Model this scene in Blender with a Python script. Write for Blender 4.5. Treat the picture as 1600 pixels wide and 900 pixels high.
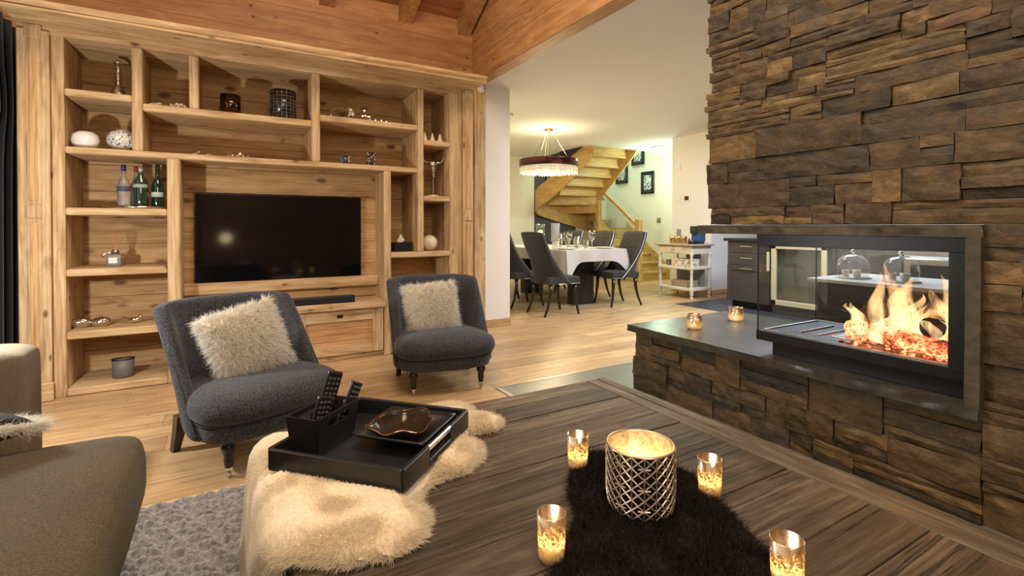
import bpy, bmesh, math, random
from mathutils import Vector, Matrix, noise
random.seed(7)
R = math.radians; PI = math.pi
S = bpy.context.scene; COL = S.collection
for o in list(bpy.data.objects): bpy.data.objects.remove(o)

# ---------------------------------------------------------------- camera
CAMH = 1.133
cam = bpy.data.objects.new('camera', bpy.data.cameras.new('camera')); COL.objects.link(cam)
cam.location = (0, 0, CAMH); cam.rotation_euler = (R(90-.6), 0, R(-30))
cam.data.sensor_width = 36; cam.data.lens = 36*770/1600; cam.data.shift_y = -88/1600
cam.data.clip_start = .05; S.camera = cam
S.view_settings.view_transform = 'Standard'; S.view_settings.look = 'None'
S.view_settings.gamma = 1; S.view_settings.use_curve_mapping = False
S.view_settings.exposure = 0.4

# ---------------------------------------------------------------- world and lights
w = bpy.data.worlds.new('night'); S.world = w; w.use_nodes = True
w.node_tree.nodes['Background'].inputs[0].default_value = (.9, .8, .65, 1)
w.node_tree.nodes['Background'].inputs[1].default_value = .02
def light(name, kind, loc, power, col, size=.1, rot=(0,0,0), size_y=None, spread=None):
    l = bpy.data.lights.new(name, kind); l.energy = power; l.color = col
    if kind == 'AREA':
        l.size = size
        if size_y: l.shape = 'RECTANGLE'; l.size_y = size_y
        if spread: l.spread = spread
    else: l.shadow_soft_size = size
    o = bpy.data.objects.new(name, l); COL.objects.link(o); o.location = loc; o.rotation_euler = rot
    return o
WARM = (1, .80, .57); NEUT = (1, .88, .73); CANDLE = (1, .62, .28)
light('living_room_ceiling_light', 'AREA', (.5, 1.7, 4.3), 78, WARM, 1.6)
light('rafter_fill', 'POINT', (.9, 2.2, 3.5), 16, WARM, .25)  # added fill to brighten rafters and roof boards, not a lamp of the room
light('rear_room_fill', 'AREA', (.2, -1.2, 2.6), 38, NEUT, 1.4, (R(62), 0, R(-12)))  # unseen soft fill added behind the camera to lift the whole room
light('chandelier_light', 'POINT', (4.48, 6.58, 1.86), 85, (1, .80, .45), .22)
light('chandelier_uplight', 'POINT', (4.48, 6.58, 2.36), 22, (1, .78, .42), .15)
light('stair_ceiling_light', 'POINT', (7.42, 6.95, 2.32), 32, (.70, 1, .74), .12)
light('stairwell_light', 'AREA', (7.3, 8.6, 4.3), 52, (.74, 1, .78), 1.2)
light('kitchen_light', 'AREA', (5.3, 2.9, 2.6), 140, (.74, .84, 1), 1.2)
light('dining_ceiling_light', 'AREA', (3.9, 3.6, 2.62), 22, (1, .93, .82), .9)

# ---------------------------------------------------------------- node helpers
class NT:
    def __init__(s, name):
        s.m = bpy.data.materials.new(name); s.m.use_nodes = True; s.t = s.m.node_tree
        s.b = s.t.nodes['Principled BSDF']; s.out = s.t.nodes['Material Output']
    def n(s, typ, **kw):
        nd = s.t.nodes.new('ShaderNode'+typ)
        for k, v in kw.items(): setattr(nd, k, v)
        return nd
    def put(s, sock, v):
        if isinstance(v, bpy.types.NodeSocket): s.t.links.new(v, sock)
        elif v is not None:
            if hasattr(sock.default_value, '__len__') and not hasattr(v, '__len__'): v = [v]*len(sock.default_value)
            if hasattr(v, '__len__') and len(sock.default_value) == 4 and len(v) == 3: v = tuple(v)+(1,)
            sock.default_value = v
    def math(s, op, a, b=None, c=None):
        nd = s.n('Math', operation=op); s.put(nd.inputs[0], a); s.put(nd.inputs[1], b)
        if c is not None: s.put(nd.inputs[2], c)
        return nd.outputs[0]
    def vmath(s, op, a, b=None):
        nd = s.n('VectorMath', operation=op); s.put(nd.inputs[0], a); s.put(nd.inputs[1], b); return nd.outputs[0]
    def coord(s, k='Object'): return s.n('TexCoord').outputs[k]
    def mapping(s, v, scale=(1,1,1), loc=(0,0,0)):
        nd = s.n('Mapping'); s.put(nd.inputs['Vector'], v); nd.inputs['Scale'].default_value = scale; nd.inputs['Location'].default_value = loc; return nd.outputs[0]
    def noise(s, v, scale=5, detail=3, rough=.5, dist=0, k='Fac'):
        nd = s.n('TexNoise'); s.put(nd.inputs['Vector'], v); nd.inputs['Scale'].default_value = scale
        nd.inputs['Detail'].default_value = detail; nd.inputs['Roughness'].default_value = rough; nd.inputs['Distortion'].default_value = dist
        return nd.outputs[k]
    def vor(s, v, scale=5, k='Distance', feature='F1', rnd=1):
        nd = s.n('TexVoronoi', feature=feature); s.put(nd.inputs['Vector'], v); nd.inputs['Scale'].default_value = scale
        nd.inputs['Randomness'].default_value = rnd; return nd.outputs[k]
    def ramp(s, f, stops, interp='LINEAR'):
        nd = s.n('ValToRGB'); s.put(nd.inputs[0], f); e = nd.color_ramp.elements; nd.color_ramp.interpolation = interp
        while len(e) < len(stops): e.new(.5)
        for i, (p, c) in enumerate(stops):
            e[i].position = p; e[i].color = (tuple(c)+(1,))[:4] if hasattr(c, '__len__') else (c, c, c, 1)
        return nd.outputs[0]
    def mix(s, f, a, b, blend='MIX'):
        nd = s.n('Mix', data_type='RGBA', blend_type=blend); s.put(nd.inputs[0], f); s.put(nd.inputs[6], a); s.put(nd.inputs[7], b); return nd.outputs[2]
    def bump(s, h, strength=.3, dist=.01, nrm=None):
        nd = s.n('Bump'); nd.inputs['Strength'].default_value = strength; nd.inputs['Distance'].default_value = dist
        s.put(nd.inputs['Height'], h); s.put(nd.inputs['Normal'], nrm) if nrm else None
        return nd.outputs[0]
    def island(s): return s.n('NewGeometry').outputs['Random Per Island']
    def set(s, **kw):
        names = dict(col='Base Color', rough='Roughness', metal='Metallic', spec='Specular IOR Level', trans='Transmission Weight',
                     ior='IOR', normal='Normal', em='Emission Color', ems='Emission Strength', sheen='Sheen Weight', coat='Coat Weight', alpha='Alpha', sss='Subsurface Weight')
        for k, v in kw.items(): s.put(s.b.inputs[names[k]], v)
        return s.m

def plain(name, col, rough=.5, metal=0, **kw): return NT(name).set(col=col, rough=rough, metal=metal, **kw)

def wood(name, pal, axis='X', seam=None, seamw=.16, rough=.62, bump=.25, knots=1.0, streak=1.0, isl=True, seamdark=.35, spec=.3, endlen=None, tint=.22, ccol=(.13,.055,.025), ring=.07, crack=0, kscale=(4.6, 9.5)):
    """pal: dark, mid, light. axis: grain. seam: coordinate across which boards repeat."""
    t = NT(name); co = t.coord(); ax = 'XYZ'.index(axis)
    sep = t.n('SeparateXYZ'); t.put(sep.inputs[0], co)
    rnd = t.island() if isl else None
    if seam:
        si = 'XYZ'.index(seam); q = t.math('DIVIDE', sep.outputs[si], seamw)
        idn = t.math('FLOOR', q); fr = t.math('FRACT', q)
        wn = t.n('TexWhiteNoise', noise_dimensions='1D'); t.put(wn.inputs['W'], idn); bid = wn.outputs['Value']
        edge = t.math('MINIMUM', fr, t.math('SUBTRACT', 1, fr))
        line = t.math('LESS_THAN', edge, .0022/seamw)
        if endlen:
            q2 = t.math('ADD', t.math('DIVIDE', sep.outputs[ax], endlen), t.math('MULTIPLY', bid, 7.3))
            f2 = t.math('FRACT', q2); e2 = t.math('MINIMUM', f2, t.math('SUBTRACT', 1, f2))
            line = t.math('MAXIMUM', line, t.math('LESS_THAN', e2, .0018/endlen))
            wn2 = t.n('TexWhiteNoise', noise_dimensions='2D'); cm = t.n('CombineXYZ'); t.put(cm.inputs[0], idn); t.put(cm.inputs[1], t.math('FLOOR', q2)); t.put(wn2.inputs['Vector'], cm.outputs[0]); bid = wn2.outputs['Value']
        if rnd is not None: bid = t.math('FRACT', t.math('ADD', bid, rnd))
    else: bid = rnd; line = None
    off = t.n('CombineXYZ')
    if bid is not None:
        for i, k in enumerate((13.7, 29.1, 41.3)): t.put(off.inputs[i], t.math('MULTIPLY', bid, k))
    v = t.vmath('ADD', co, off.outputs[0])
    def sc(al, ac): return tuple(al if i == ax else ac for i in range(3))
    g1 = t.noise(t.mapping(v, sc(1.2, 9)), 1.6, 5, .6, 1.4)
    g2 = t.noise(t.mapping(v, sc(2.2, 90)), 1.0, 3, .6, .4)
    rings = t.n('TexWave', wave_type='BANDS', bands_direction='XYZ'[(ax+1) % 3] if True else 'X')
    t.put(rings.inputs['Vector'], t.mapping(v, sc(.55, 5.0))); rings.inputs['Scale'].default_value = 2.2
    rings.inputs['Distortion'].default_value = 16; rings.inputs['Detail'].default_value = 3; rings.inputs['Detail Scale'].default_value = .5
    f = t.math('ADD', t.math('MULTIPLY', g1, .68), t.math('ADD', t.math('MULTIPLY', g2, .28*streak), t.math('MULTIPLY', rings.outputs['Fac'], ring*streak)))
    c = t.ramp(f, [(.34, pal[0]), (.52, pal[1]), (.70, pal[2])])
    if knots:
        kv = t.n('TexVoronoi'); t.put(kv.inputs['Vector'], t.mapping(v, sc(*kscale))); kv.inputs['Scale'].default_value = 1
        kd = t.math('ADD', kv.outputs['Distance'], t.math('MULTIPLY', t.math('GREATER_THAN', t.math('FRACT', t.math('MULTIPLY', kv.outputs['Color'], 7.7)), .5), 1))
        km = t.ramp(kd, [(.07*knots, 1), (.16*knots, 0)])
        c = t.mix(t.math('MULTIPLY', km, .85), c, ccol)
    if bid is not None:
        c = t.mix(1, c, t.ramp(bid, [(0, 1-tint), (1, 1+tint*.0)]), 'MULTIPLY')
    if crack:
        cn = t.noise(t.mapping(v, sc(1.1, 34)), 1.3, 4, .7, .6); ck = t.ramp(cn, [(.34, 1), (.40, 0)]); c = t.mix(t.math('MULTIPLY', ck, crack), c, (.012, .008, .005))
    if line is not None: c = t.mix(t.math('MULTIPLY', line, 1-seamdark), c, (.03, .015, .008))
    h = t.math('ADD', t.math('MULTIPLY', g2, .6), t.math('MULTIPLY', g1, .3))
    if crack: h = t.math('SUBTRACT', h, t.math('MULTIPLY', ck, .6))
    if line is not None: h = t.math('SUBTRACT', h, line)
    return t.set(col=c, rough=rough, spec=spec, normal=t.bump(h, bump, .006))

def fabric(name, c1, c2, scale=260, rough=.95, bump=.3, sheen=.3, mott=7):
    t = NT(name); co = t.coord(); n1 = t.noise(co, scale, 2, .7); n2 = t.noise(co, mott, 3)
    c = t.mix(t.ramp(n1, [(.35, 0), (.65, 1)]), c1, c2); c = t.mix(.25, c, t.ramp(n2, [(.3, .35), (.7, 1)]), 'MULTIPLY')
    return t.set(col=c, rough=rough, sheen=sheen, normal=t.bump(n1, bump, .002), spec=.15)

PINE = ((.33, .19, .085), (.60, .40, .20), (.78, .60, .36))
M = {}
M['pine_x'] = wood('old_pine_along_x', PINE, 'X', rough=.7)
M['pine_y'] = wood('old_pine_along_y', PINE, 'Y', rough=.7)
M['pine_z'] = wood('old_pine_along_z', PINE, 'Z', rough=.7)
M['pine_back'] = wood('old_pine_back_boards', ((.33, .18, .07), (.54, .33, .145), (.68, .46, .23)), 'X', 'Z', .2, rough=.75, knots=1.7, seamdark=.15)
M['pine_red'] = wood('reddish_panel_pine', ((.25, .10, .04), (.46, .23, .09), (.62, .36, .16)), 'X', 'Z', .055, rough=.7, streak=1.8)
M['pine_red2'] = wood('reddish_strip', ((.27, .13, .05), (.50, .27, .11), (.66, .42, .2)), 'Z', rough=.7, streak=1.8)
M['spruce_wall'] = wood('spruce_wall_boards', ((.42, .20, .08), (.58, .31, .13), (.68, .40, .19)), 'X', 'Z', .24, rough=.5, isl=False, knots=.85, streak=.5, seamdark=.5, kscale=(6.5, 8.5), ccol=(.07, .025, .01))
M['spruce_beam'] = wood('spruce_beam_lamella', ((.42, .21, .085), (.60, .33, .14), (.70, .43, .21)), 'Y', 'Z', .21, rough=.5, isl=False, knots=.8, streak=.5, seamdark=.6, kscale=(6.5, 8.5), ccol=(.07, .025, .01))
M['rafter'] = wood('rafter_spruce', ((.42, .22, .09), (.62, .36, .16), (.74, .48, .24)), 'Y', rough=.5, isl=True, knots=.7, streak=.5)
M['roof'] = wood('red_roof_boards', ((.32, .12, .05), (.45, .19, .085), (.55, .26, .12)), 'X', 'Y', .15, rough=.5, isl=False, streak=.5)
M['floor'] = wood('oak_plank_floor', ((.40, .24, .11), (.60, .40, .20), (.74, .54, .30)), 'X', 'Y', .19, rough=.38, isl=False, knots=.5, streak=.7, bump=.12, endlen=1.9, seamdark=.45, spec=.45, tint=.25)
M['oak'] = wood('yellow_oak_stair', ((.44, .27, .09), (.62, .41, .15), (.74, .53, .23)), 'X', rough=.4, knots=0, streak=.6, isl=True, bump=.08)
M['baseboard'] = wood('oak_baseboard', ((.38, .22, .10), (.55, .35, .17), (.66, .45, .24)), 'X', rough=.5, knots=0)
WEA = ((.028, .018, .011), (.105, .074, .047), (.25, .19, .13))
M['weather_x'] = wood('weathered_boards_x', WEA, 'X', rough=.55, knots=.6, streak=1.1, bump=.9, tint=.58, ccol=(.03,.02,.012), ring=.03, crack=.85)
M['weather_y'] = wood('weathered_boards_y', ((.040, .030, .020), (.125, .097, .066), (.26, .21, .15)), 'Y', rough=.55, knots=.6, streak=1.1, bump=.9, tint=.3, ccol=(.03,.02,.012), crack=.7)
M['weather_z'] = wood('weathered_boards_z', WEA, 'Z', rough=.6, knots=.5, streak=1.7, bump=.9, tint=.3)

def stone_mat():
    t = NT('stacked_slate'); co = t.coord(); r = t.island()
    off = t.n('CombineXYZ'); t.put(off.inputs[0], t.math('MULTIPLY', r, 31)); t.put(off.inputs[1], t.math('MULTIPLY', r, 17)); t.put(off.inputs[2], t.math('MULTIPLY', r, 53))
    v = t.vmath('ADD', co, off.outputs[0])
    base = t.ramp(r, [(0, (.066, .048, .028)), (.15, (.14, .092, .044)), (.30, (.052, .041, .028)), (.44, (.19, .125, .052)), (.58, (.098, .068, .036)), (.70, (.26, .165, .065)), (.80, (.115, .086, .046)), (.90, (.060, .048, .034)), (1, (.19, .110, .054))])
    n1 = t.noise(t.mapping(v, (2.6, 2.6, 5)), 3, 7, .72, .5); n2 = t.noise(v, 14, 5, .7); n3 = t.noise(v, 70, 3, .6)
    c = t.mix(1, base, t.ramp(n1, [(.27, .22), (.5, .74), (.70, 1.5)]), 'MULTIPLY')
    c = t.mix(t.ramp(n2, [(.5, 0), (.75, .55)]), c, (.20, .12, .045))
    c = t.mix(t.ramp(t.noise(v, 5, 4), [(.55, 0), (.8, .6)]), c, (.035, .032, .030))
    h = t.math('ADD', t.math('ADD', t.math('MULTIPLY', n1, 1.0), t.math('MULTIPLY', n2, .5)), t.math('MULTIPLY', n3, .12))
    return t.set(col=c, rough=t.ramp(n2, [(.3, .38), (.7, .7)]), spec=.4, normal=t.bump(h, .8, .012))
M['stone'] = stone_mat()
def slab_mat(name, c1, c2, rough=.35):
    t = NT(name); co = t.coord(); n1 = t.noise(co, 4, 6, .7, .5); n2 = t.noise(co, 30, 4)
    c = t.mix(t.ramp(n1, [(.35, 0), (.65, 1)]), c1, c2); c = t.mix(.4, c, t.ramp(n2, [(.3, .5), (.7, 1)]), 'MULTIPLY')
    return t.set(col=c, rough=rough, normal=t.bump(t.math('ADD', n1, t.math('MULTIPLY', n2, .4)), .35, .008))
M['slab'] = slab_mat('dark_slate_slab', (.040, .036, .026), (.092, .084, .062), .28)
M['slab_edge'] = slab_mat('split_slate_edge', (.035, .029, .019), (.12, .098, .062), .6)
M['tile'] = (lambda t: t.set(col=t.mix(t.math('MULTIPLY', 1, t.ramp(t.noise(t.coord(), 3, 4), [(.3, 0), (.7, 1)])), (.15, .155, .13), (.22, .225, .19)), rough=.35))(NT('grey_stone_tile'))
M['tile_dark'] = plain('charcoal_floor_tile', (.035, .036, .042), .4)
M['white'] = (lambda t: t.set(col=(.76, .73, .68), rough=.85, normal=t.bump(t.noise(t.coord(), 90, 3), .06, .003)))(NT('white_plaster'))
M['ceil'] = plain('white_ceiling_paint', (.78, .76, .73), .9)
M['cream_wall'] = plain('pale_plaster', (.72, .70, .60), .85)
M['dark_wall'] = plain('anthracite_painted_wall', (.055, .058, .066), .7)
M['black_metal'] = plain('black_steel', (.012, .012, .012), .35, .3)
M['chrome'] = plain('polished_chrome', (.75, .74, .72), .12, 1)
M['silver'] = (lambda t: t.set(col=(.62, .57, .52), rough=.25, metal=1, normal=t.bump(t.vor(t.coord(), 90), .6, .004)))(NT('hammered_silver'))
M['brass'] = plain('dark_polished_bronze', (.10, .07, .045), .16, 1)
M['gold'] = plain('aged_gold', (.72, .52, .30), .3, .9)
M['leather'] = (lambda t: t.set(col=(.013, .013, .014), rough=.36, normal=t.bump(t.vor(t.coord(), 260), .25, .001)))(NT('black_grained_leather'))
M['blk_plastic'] = plain('black_plastic', (.015, .015, .016), .3)
M['screen'] = plain('switched_off_screen', (.003, .003, .004), .07, spec=.5)
M['chair_fab'] = fabric('charcoal_wool', (.010, .0105, .012), (.085, .089, .100), 170, sheen=.15, bump=.5)
M['sofa_fab'] = fabric('taupe_linen', (.062, .050, .028), (.125, .103, .060), 240, bump=.5, sheen=.03)
M['sofa_cord'] = (lambda t: t.set(col=t.mix(t.noise(t.mapping(t.coord(), (8, 8, 1)), 30, 3), (.10, .082, .052), (.20, .165, .112)), rough=.95, normal=t.bump(t.noise(t.mapping(t.coord(), (60, 60, 1)), 4, 2), .5, .003)))(NT('ribbed_taupe_fabric'))
M['dining_fab'] = fabric('dark_taupe_velvet', (.028, .025, .023), (.055, .050, .046), 300, rough=.8, sheen=.12)
M['ebony'] = plain('ebonised_wood', (.012, .009, .008), .22, spec=.5)
M['chair_dark'] = plain('dark_piping', (.018, .018, .020), .8)
M['dark_wood'] = plain('dark_stained_leg', (.035, .018, .012), .3)
M['black_velour'] = fabric('black_velour', (.004, .005, .007), (.016, .018, .022), 90, mott=3)
def fur_mat(name, c1, c2, rough=.8, sss=0, clear=.32):
    t = NT(name); r = t.island(); n = t.noise(t.coord(), 9, 2)
    c = t.mix(t.math('ADD', t.math('MULTIPLY', r, .6), t.math('MULTIPLY', n, .4)), c1, c2)
    if not sss: return t.set(col=c, rough=rough, spec=.2)
    t.t.nodes.remove(t.b); d = t.n('BsdfDiffuse'); t.put(d.inputs[0], c); l = t.n('BsdfTranslucent'); t.put(l.inputs[0], c)
    at_ = t.n('Attribute'); at_.attribute_name = 'fn'; vt = t.n('VectorTransform', vector_type='NORMAL', convert_from='OBJECT', convert_to='WORLD'); t.put(vt.inputs[0], at_.outputs['Vector'])
    gn = t.n('NewGeometry').outputs['Normal']; sc_ = t.n('VectorMath', operation='SCALE'); t.put(sc_.inputs[0], gn); sc_.inputs[3].default_value = .9
    nn = t.vmath('NORMALIZE', t.vmath('ADD', vt.outputs[0], sc_.outputs[0])); t.put(d.inputs['Normal'], nn)
    mx = t.n('MixShader'); mx.inputs[0].default_value = sss; t.t.links.new(d.outputs[0], mx.inputs[1]); t.t.links.new(l.outputs[0], mx.inputs[2])
    tp = t.n('BsdfTransparent'); m2 = t.n('MixShader'); m2.inputs[0].default_value = clear; t.t.links.new(mx.outputs[0], m2.inputs[1]); t.t.links.new(tp.outputs[0], m2.inputs[2]); t.t.links.new(m2.outputs[0], t.out.inputs[0]); return t.m
M['fur_cream'] = fur_mat('cream_fur', (.94, .86, .72), (1, .97, .88), sss=.35)
M['fur_sheep'] = fur_mat('sheepskin_wool', (.90, .76, .54), (1, .90, .70), sss=.35)
M['skin_cream'] = fabric('cream_pile_base', (.80, .70, .54), (.94, .88, .76), 120, sheen=.0, bump=.4)
M['skin_sheep'] = fabric('sheepskin_pile_base', (.80, .65, .44), (.93, .80, .60), 90, sheen=.0, bump=.5)
M['fur_black'] = fur_mat('black_brown_fur', (.004, .003, .003), (.026, .020, .015))
M['white_cer'] = plain('white_ceramic', (.80, .77, .74), .18)
M['cream_cer'] = plain('cream_ceramic', (.74, .62, .46), .3)
M['wax'] = plain('candle_wax', (.85, .78, .62), .5, em=(1, .70, .40), ems=.25)
M['cloth'] = (lambda t: t.set(col=(.50, .46, .42), rough=.45, sheen=.4, normal=t.bump(t.noise(t.coord(), 200, 2), .1, .002)))(NT('silver_grey_tablecloth'))
M['cream_paint'] = (lambda t: t.set(col=t.mix(t.ramp(t.noise(t.coord(), 12, 5), [(.55, 0), (.7, .7)]), (.66, .60, .48), (.40, .33, .24)), rough=.6))(NT('distressed_cream_paint'))
M['cab'] = plain('anthracite_cabinet_lacquer', (.050, .045, .040), .45)
M['counter'] = plain('black_worktop', (.02, .02, .02), .25)
M['marble'] = plain('white_marble_board', (.80, .79, .76), .25)
M['steel'] = plain('brushed_steel', (.55, .55, .54), .32, 1)
M['paper'] = plain('cream_paper', (.80, .77, .70), .8)

def glass_thin(name, tint=(.97, .98, .97), refl=1.0, rough=.02):
    t = NT(name); t.t.nodes.remove(t.b)
    tr = t.n('BsdfTransparent'); tr.inputs[0].default_value = tint+(1,)
    gl = t.n('BsdfGlossy'); gl.inputs['Roughness'].default_value = rough; gl.inputs[0].default_value = (1, 1, 1, 1)
    lw = t.n('LayerWeight'); lw.inputs[0].default_value = .5
    fr = t.math('ADD', t.math('MULTIPLY', t.math('POWER', lw.outputs['Facing'], 4.5), .8), .04)
    mx = t.n('MixShader'); t.put(mx.inputs[0], t.math('MINIMUM', t.math('MULTIPLY', fr, refl), 1)); t.t.links.new(tr.outputs[0], mx.inputs[1]); t.t.links.new(gl.outputs[0], mx.inputs[2])
    t.t.links.new(mx.outputs[0], t.out.inputs[0]); return t.m
M['pane'] = glass_thin('clear_fire_glass', (.93, .94, .93), .8)
M['clear'] = glass_thin('thin_clear_glass', (.88, .90, .88), 2.0, .05)
M['smoke'] = glass_thin('dark_tinted_glass', (.10, .10, .12), 1.5, .05)
M['glass_green'] = NT('green_bottle_glass').set(col=(.012, .038, .022), rough=.06, spec=.7, coat=.6)
M['glass_dkgreen'] = NT('dark_green_bottle_glass').set(col=(.004, .018, .011), rough=.06, spec=.7, coat=.6)
M['glass_bottle'] = NT('clear_bottle_glass').set(col=(.75, .80, .80), rough=.03, trans=.85, ior=1.35)
M['crystal'] = NT('cut_crystal').set(col=(.92, .90, .88), rough=.12, metal=.7)
def mercury(name, dens=.5, tint=(.80, .72, .58), em=0):
    """mottled silvered glass that lets candle light through"""
    t = NT(name); t.t.nodes.remove(t.b); co = t.coord()
    sep = t.n('SeparateXYZ'); t.put(sep.inputs[0], co); g_ = t.math('MULTIPLY', t.math('SUBTRACT', t.math('DIVIDE', sep.outputs[2], .1), .45), .35)
    sp = t.ramp(t.math('ADD', t.noise(co, 150, 4, .8), g_), [(dens-.05, 0), (dens+.05, 1)])
    tr = t.n('BsdfTransparent'); tr.inputs[0].default_value = (.95, .85, .68, 1)
    tl = t.n('BsdfTranslucent'); tl.inputs[0].default_value = (.95, .80, .55, 1)
    gl = t.n('BsdfGlossy'); gl.inputs[0].default_value = tint+(1,); gl.inputs['Roughness'].default_value = .22
    a = t.n('MixShader'); a.inputs[0].default_value = .6; t.t.links.new(tr.outputs[0], a.inputs[1]); t.t.links.new(tl.outputs[0], a.inputs[2])
    b = t.n('MixShader'); t.put(b.inputs[0], t.math('MULTIPLY', sp, .8)); t.t.links.new(a.outputs[0], b.inputs[1]); t.t.links.new(gl.outputs[0], b.inputs[2])
    t.t.links.new(b.outputs[0], t.out.inputs[0]); return t.m
M['mercury'] = mercury('mottled_silver_glass', .52)
M['mercury_gold'] = mercury('mottled_gold_glass', .5, (.85, .62, .36))
def emis(name, col, s):
    t = NT(name); t.t.nodes.remove(t.b); e = t.n('Emission'); e.inputs[0].default_value = tuple(col)+(1,); e.inputs[1].default_value = s
    t.t.links.new(e.outputs[0], t.out.inputs[0]); return t.m
M['candle_flame'] = emis('candle_flame', (1, .66, .30), 16)
def ember_mat():
    t = NT('glowing_log'); co = t.coord(); v = t.vor(t.vmath('ADD', co, t.vmath('MULTIPLY', t.noise(co, 30, 3, .6, 0, 'Color'), (.03, .03, .03))), 48, 'Distance', 'DISTANCE_TO_EDGE'); n = t.noise(co, 13, 5, .7)
    crack = t.ramp(v, [(0, 1), (.10, .55), (.3, .25)]); z = t.ramp(n, [(.36, 0), (.60, 1)])
    f = t.math('MULTIPLY', crack, z)
    return t.set(col=(.03, .02, .016), rough=.9, em=t.mix(f, (1, .10, .03), (1, .42, .16)), ems=t.math('MULTIPLY', f, 5.0), normal=t.bump(v, .6, .01))
M['ember'] = ember_mat()
M['char'] = (lambda t: t.set(col=t.mix(t.noise(t.coord(), 14, 5), (.012, .010, .009), (.075, .055, .042)), rough=.95, normal=t.bump(t.vor(t.coord(), 30), .8, .01)))(NT('charred_log'))
def flame_mat():
    t = NT('fire_flame'); t.t.nodes.remove(t.b); lw = t.n('LayerWeight'); lw.inputs[0].default_value = .35
    sep = t.n('SeparateXYZ'); t.put(sep.inputs[0], t.coord('Generated'))
    n = t.noise(t.mapping(t.coord(), (16, 16, 4)), 1.3, 3, .6, .8)
    body = t.math('POWER', t.math('SUBTRACT', 1, lw.outputs['Facing']), 1.6)
    f = t.math('MULTIPLY', body, t.ramp(n, [(.38, .12), (.62, 1)])); f = t.math('MULTIPLY', f, t.ramp(sep.outputs[2], [(0, 1), (.55, .8), (1, .12)]))
    e = t.n('Emission'); t.put(e.inputs[0], t.ramp(sep.outputs[2], [(0, (1, .70, .36)), (.5, (1, .58, .24)), (1, (1, .40, .13))])); e.inputs[1].default_value = 2.6
    tr = t.n('BsdfTransparent'); mx = t.n('MixShader'); t.put(mx.inputs[0], t.math('MULTIPLY', f, .5))
    t.t.links.new(tr.outputs[0], mx.inputs[1]); t.t.links.new(e.outputs[0], mx.inputs[2]); t.t.links.new(mx.outputs[0], t.out.inputs[0]); return t.m
M['flame'] = flame_mat()

# ---------------------------------------------------------------- object helpers
def tag(o, label=None, cat=None, group=None, kind=None):
    for k, v in (('label', label), ('category', cat), ('group', group), ('kind', kind)):
        if v: o[k] = v
    return o
def thing(name, loc=(0,0,0), rz=0, label=None, cat=None, group=None):
    o = bpy.data.objects.new(name, None); COL.objects.link(o); o.empty_display_size = .05
    o.location = loc; o.rotation_euler = (0, 0, rz); return tag(o, label, cat, group)
def wloc(o):
    v = Vector(o.location)
    while o.parent: o = o.parent; v += Vector(o.location)
    return v
def obj(name, bm, m, parent=None, world=False, smooth=False, subsurf=0, origin=None, bevel=0):
    if isinstance(bm, bmesh.types.BMesh):
        if world and parent: bmesh.ops.translate(bm, verts=bm.verts, vec=-wloc(parent))
        if origin: bmesh.ops.translate(bm, verts=bm.verts, vec=-Vector(origin))
        bmesh.ops.recalc_face_normals(bm, faces=bm.faces)
        me = bpy.data.meshes.new(name); bm.to_mesh(me); bm.free()
    else: me = bm
    if smooth:
        me.shade_smooth()
    o = bpy.data.objects.new(name, me); COL.objects.link(o)
    me.materials.append(M[m] if isinstance(m, str) else m)
    if parent: o.parent = parent
    if origin: o.location = origin
    if bevel:
        b = o.modifiers.new('bevel', 'BEVEL'); b.width = bevel; b.segments = 2; b.limit_method = 'ANGLE'
    if subsurf:
        s = o.modifiers.new('sub', 'SUBSURF'); s.levels = subsurf; s.render_levels = subsurf
    return o
def structure(name, bm, m, **kw): o = obj(name, bm, m, **kw); o['kind'] = 'structure'; return o
def nb(): return bmesh.new()
def copy_tree(o, parent=None):
    c = o.copy(); COL.objects.link(c); c.parent = parent
    for ch in [x for x in bpy.data.objects if x.parent == o]: copy_tree(ch, c)
    return c
def box(bm, x0, x1, y0, y1, z0, z1, bev=0, seg=1):
    r = bmesh.ops.create_cube(bm, size=1); vs = r['verts']
    bmesh.ops.scale(bm, verts=vs, vec=(abs(x1-x0), abs(y1-y0), abs(z1-z0)))
    bmesh.ops.translate(bm, verts=vs, vec=((x0+x1)/2, (y0+y1)/2, (z0+z1)/2))
    if bev:
        es = list({e for v in vs for e in v.link_edges})
        bmesh.ops.bevel(bm, geom=es, offset=bev, segments=seg, affect='EDGES', profile=.6)
    return bm
def bx(*a, **k): return box(nb(), *a, **k)
def lathe(bm, prof, c=(0,0,0), seg=24, sx=1, sy=1, close=False):
    rings = []
    for r, z in prof:
        if r < 1e-5: rings.append([bm.verts.new((c[0], c[1], c[2]+z))])
        else: rings.append([bm.verts.new((c[0]+sx*r*math.cos(2*PI*i/seg), c[1]+sy*r*math.sin(2*PI*i/seg), c[2]+z)) for i in range(seg)])
    for a, b in zip(rings, rings[1:]):
        for i in range(seg):
            j = (i+1) % seg
            if len(a) == 1 and len(b) == 1: break
            if len(a) == 1: bm.faces.new((a[0], b[j], b[i]))
            elif len(b) == 1: bm.faces.new((a[i], a[j], b[0]))
            else: bm.faces.new((a[i], a[j], b[j], b[i]))
    return bm
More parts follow.
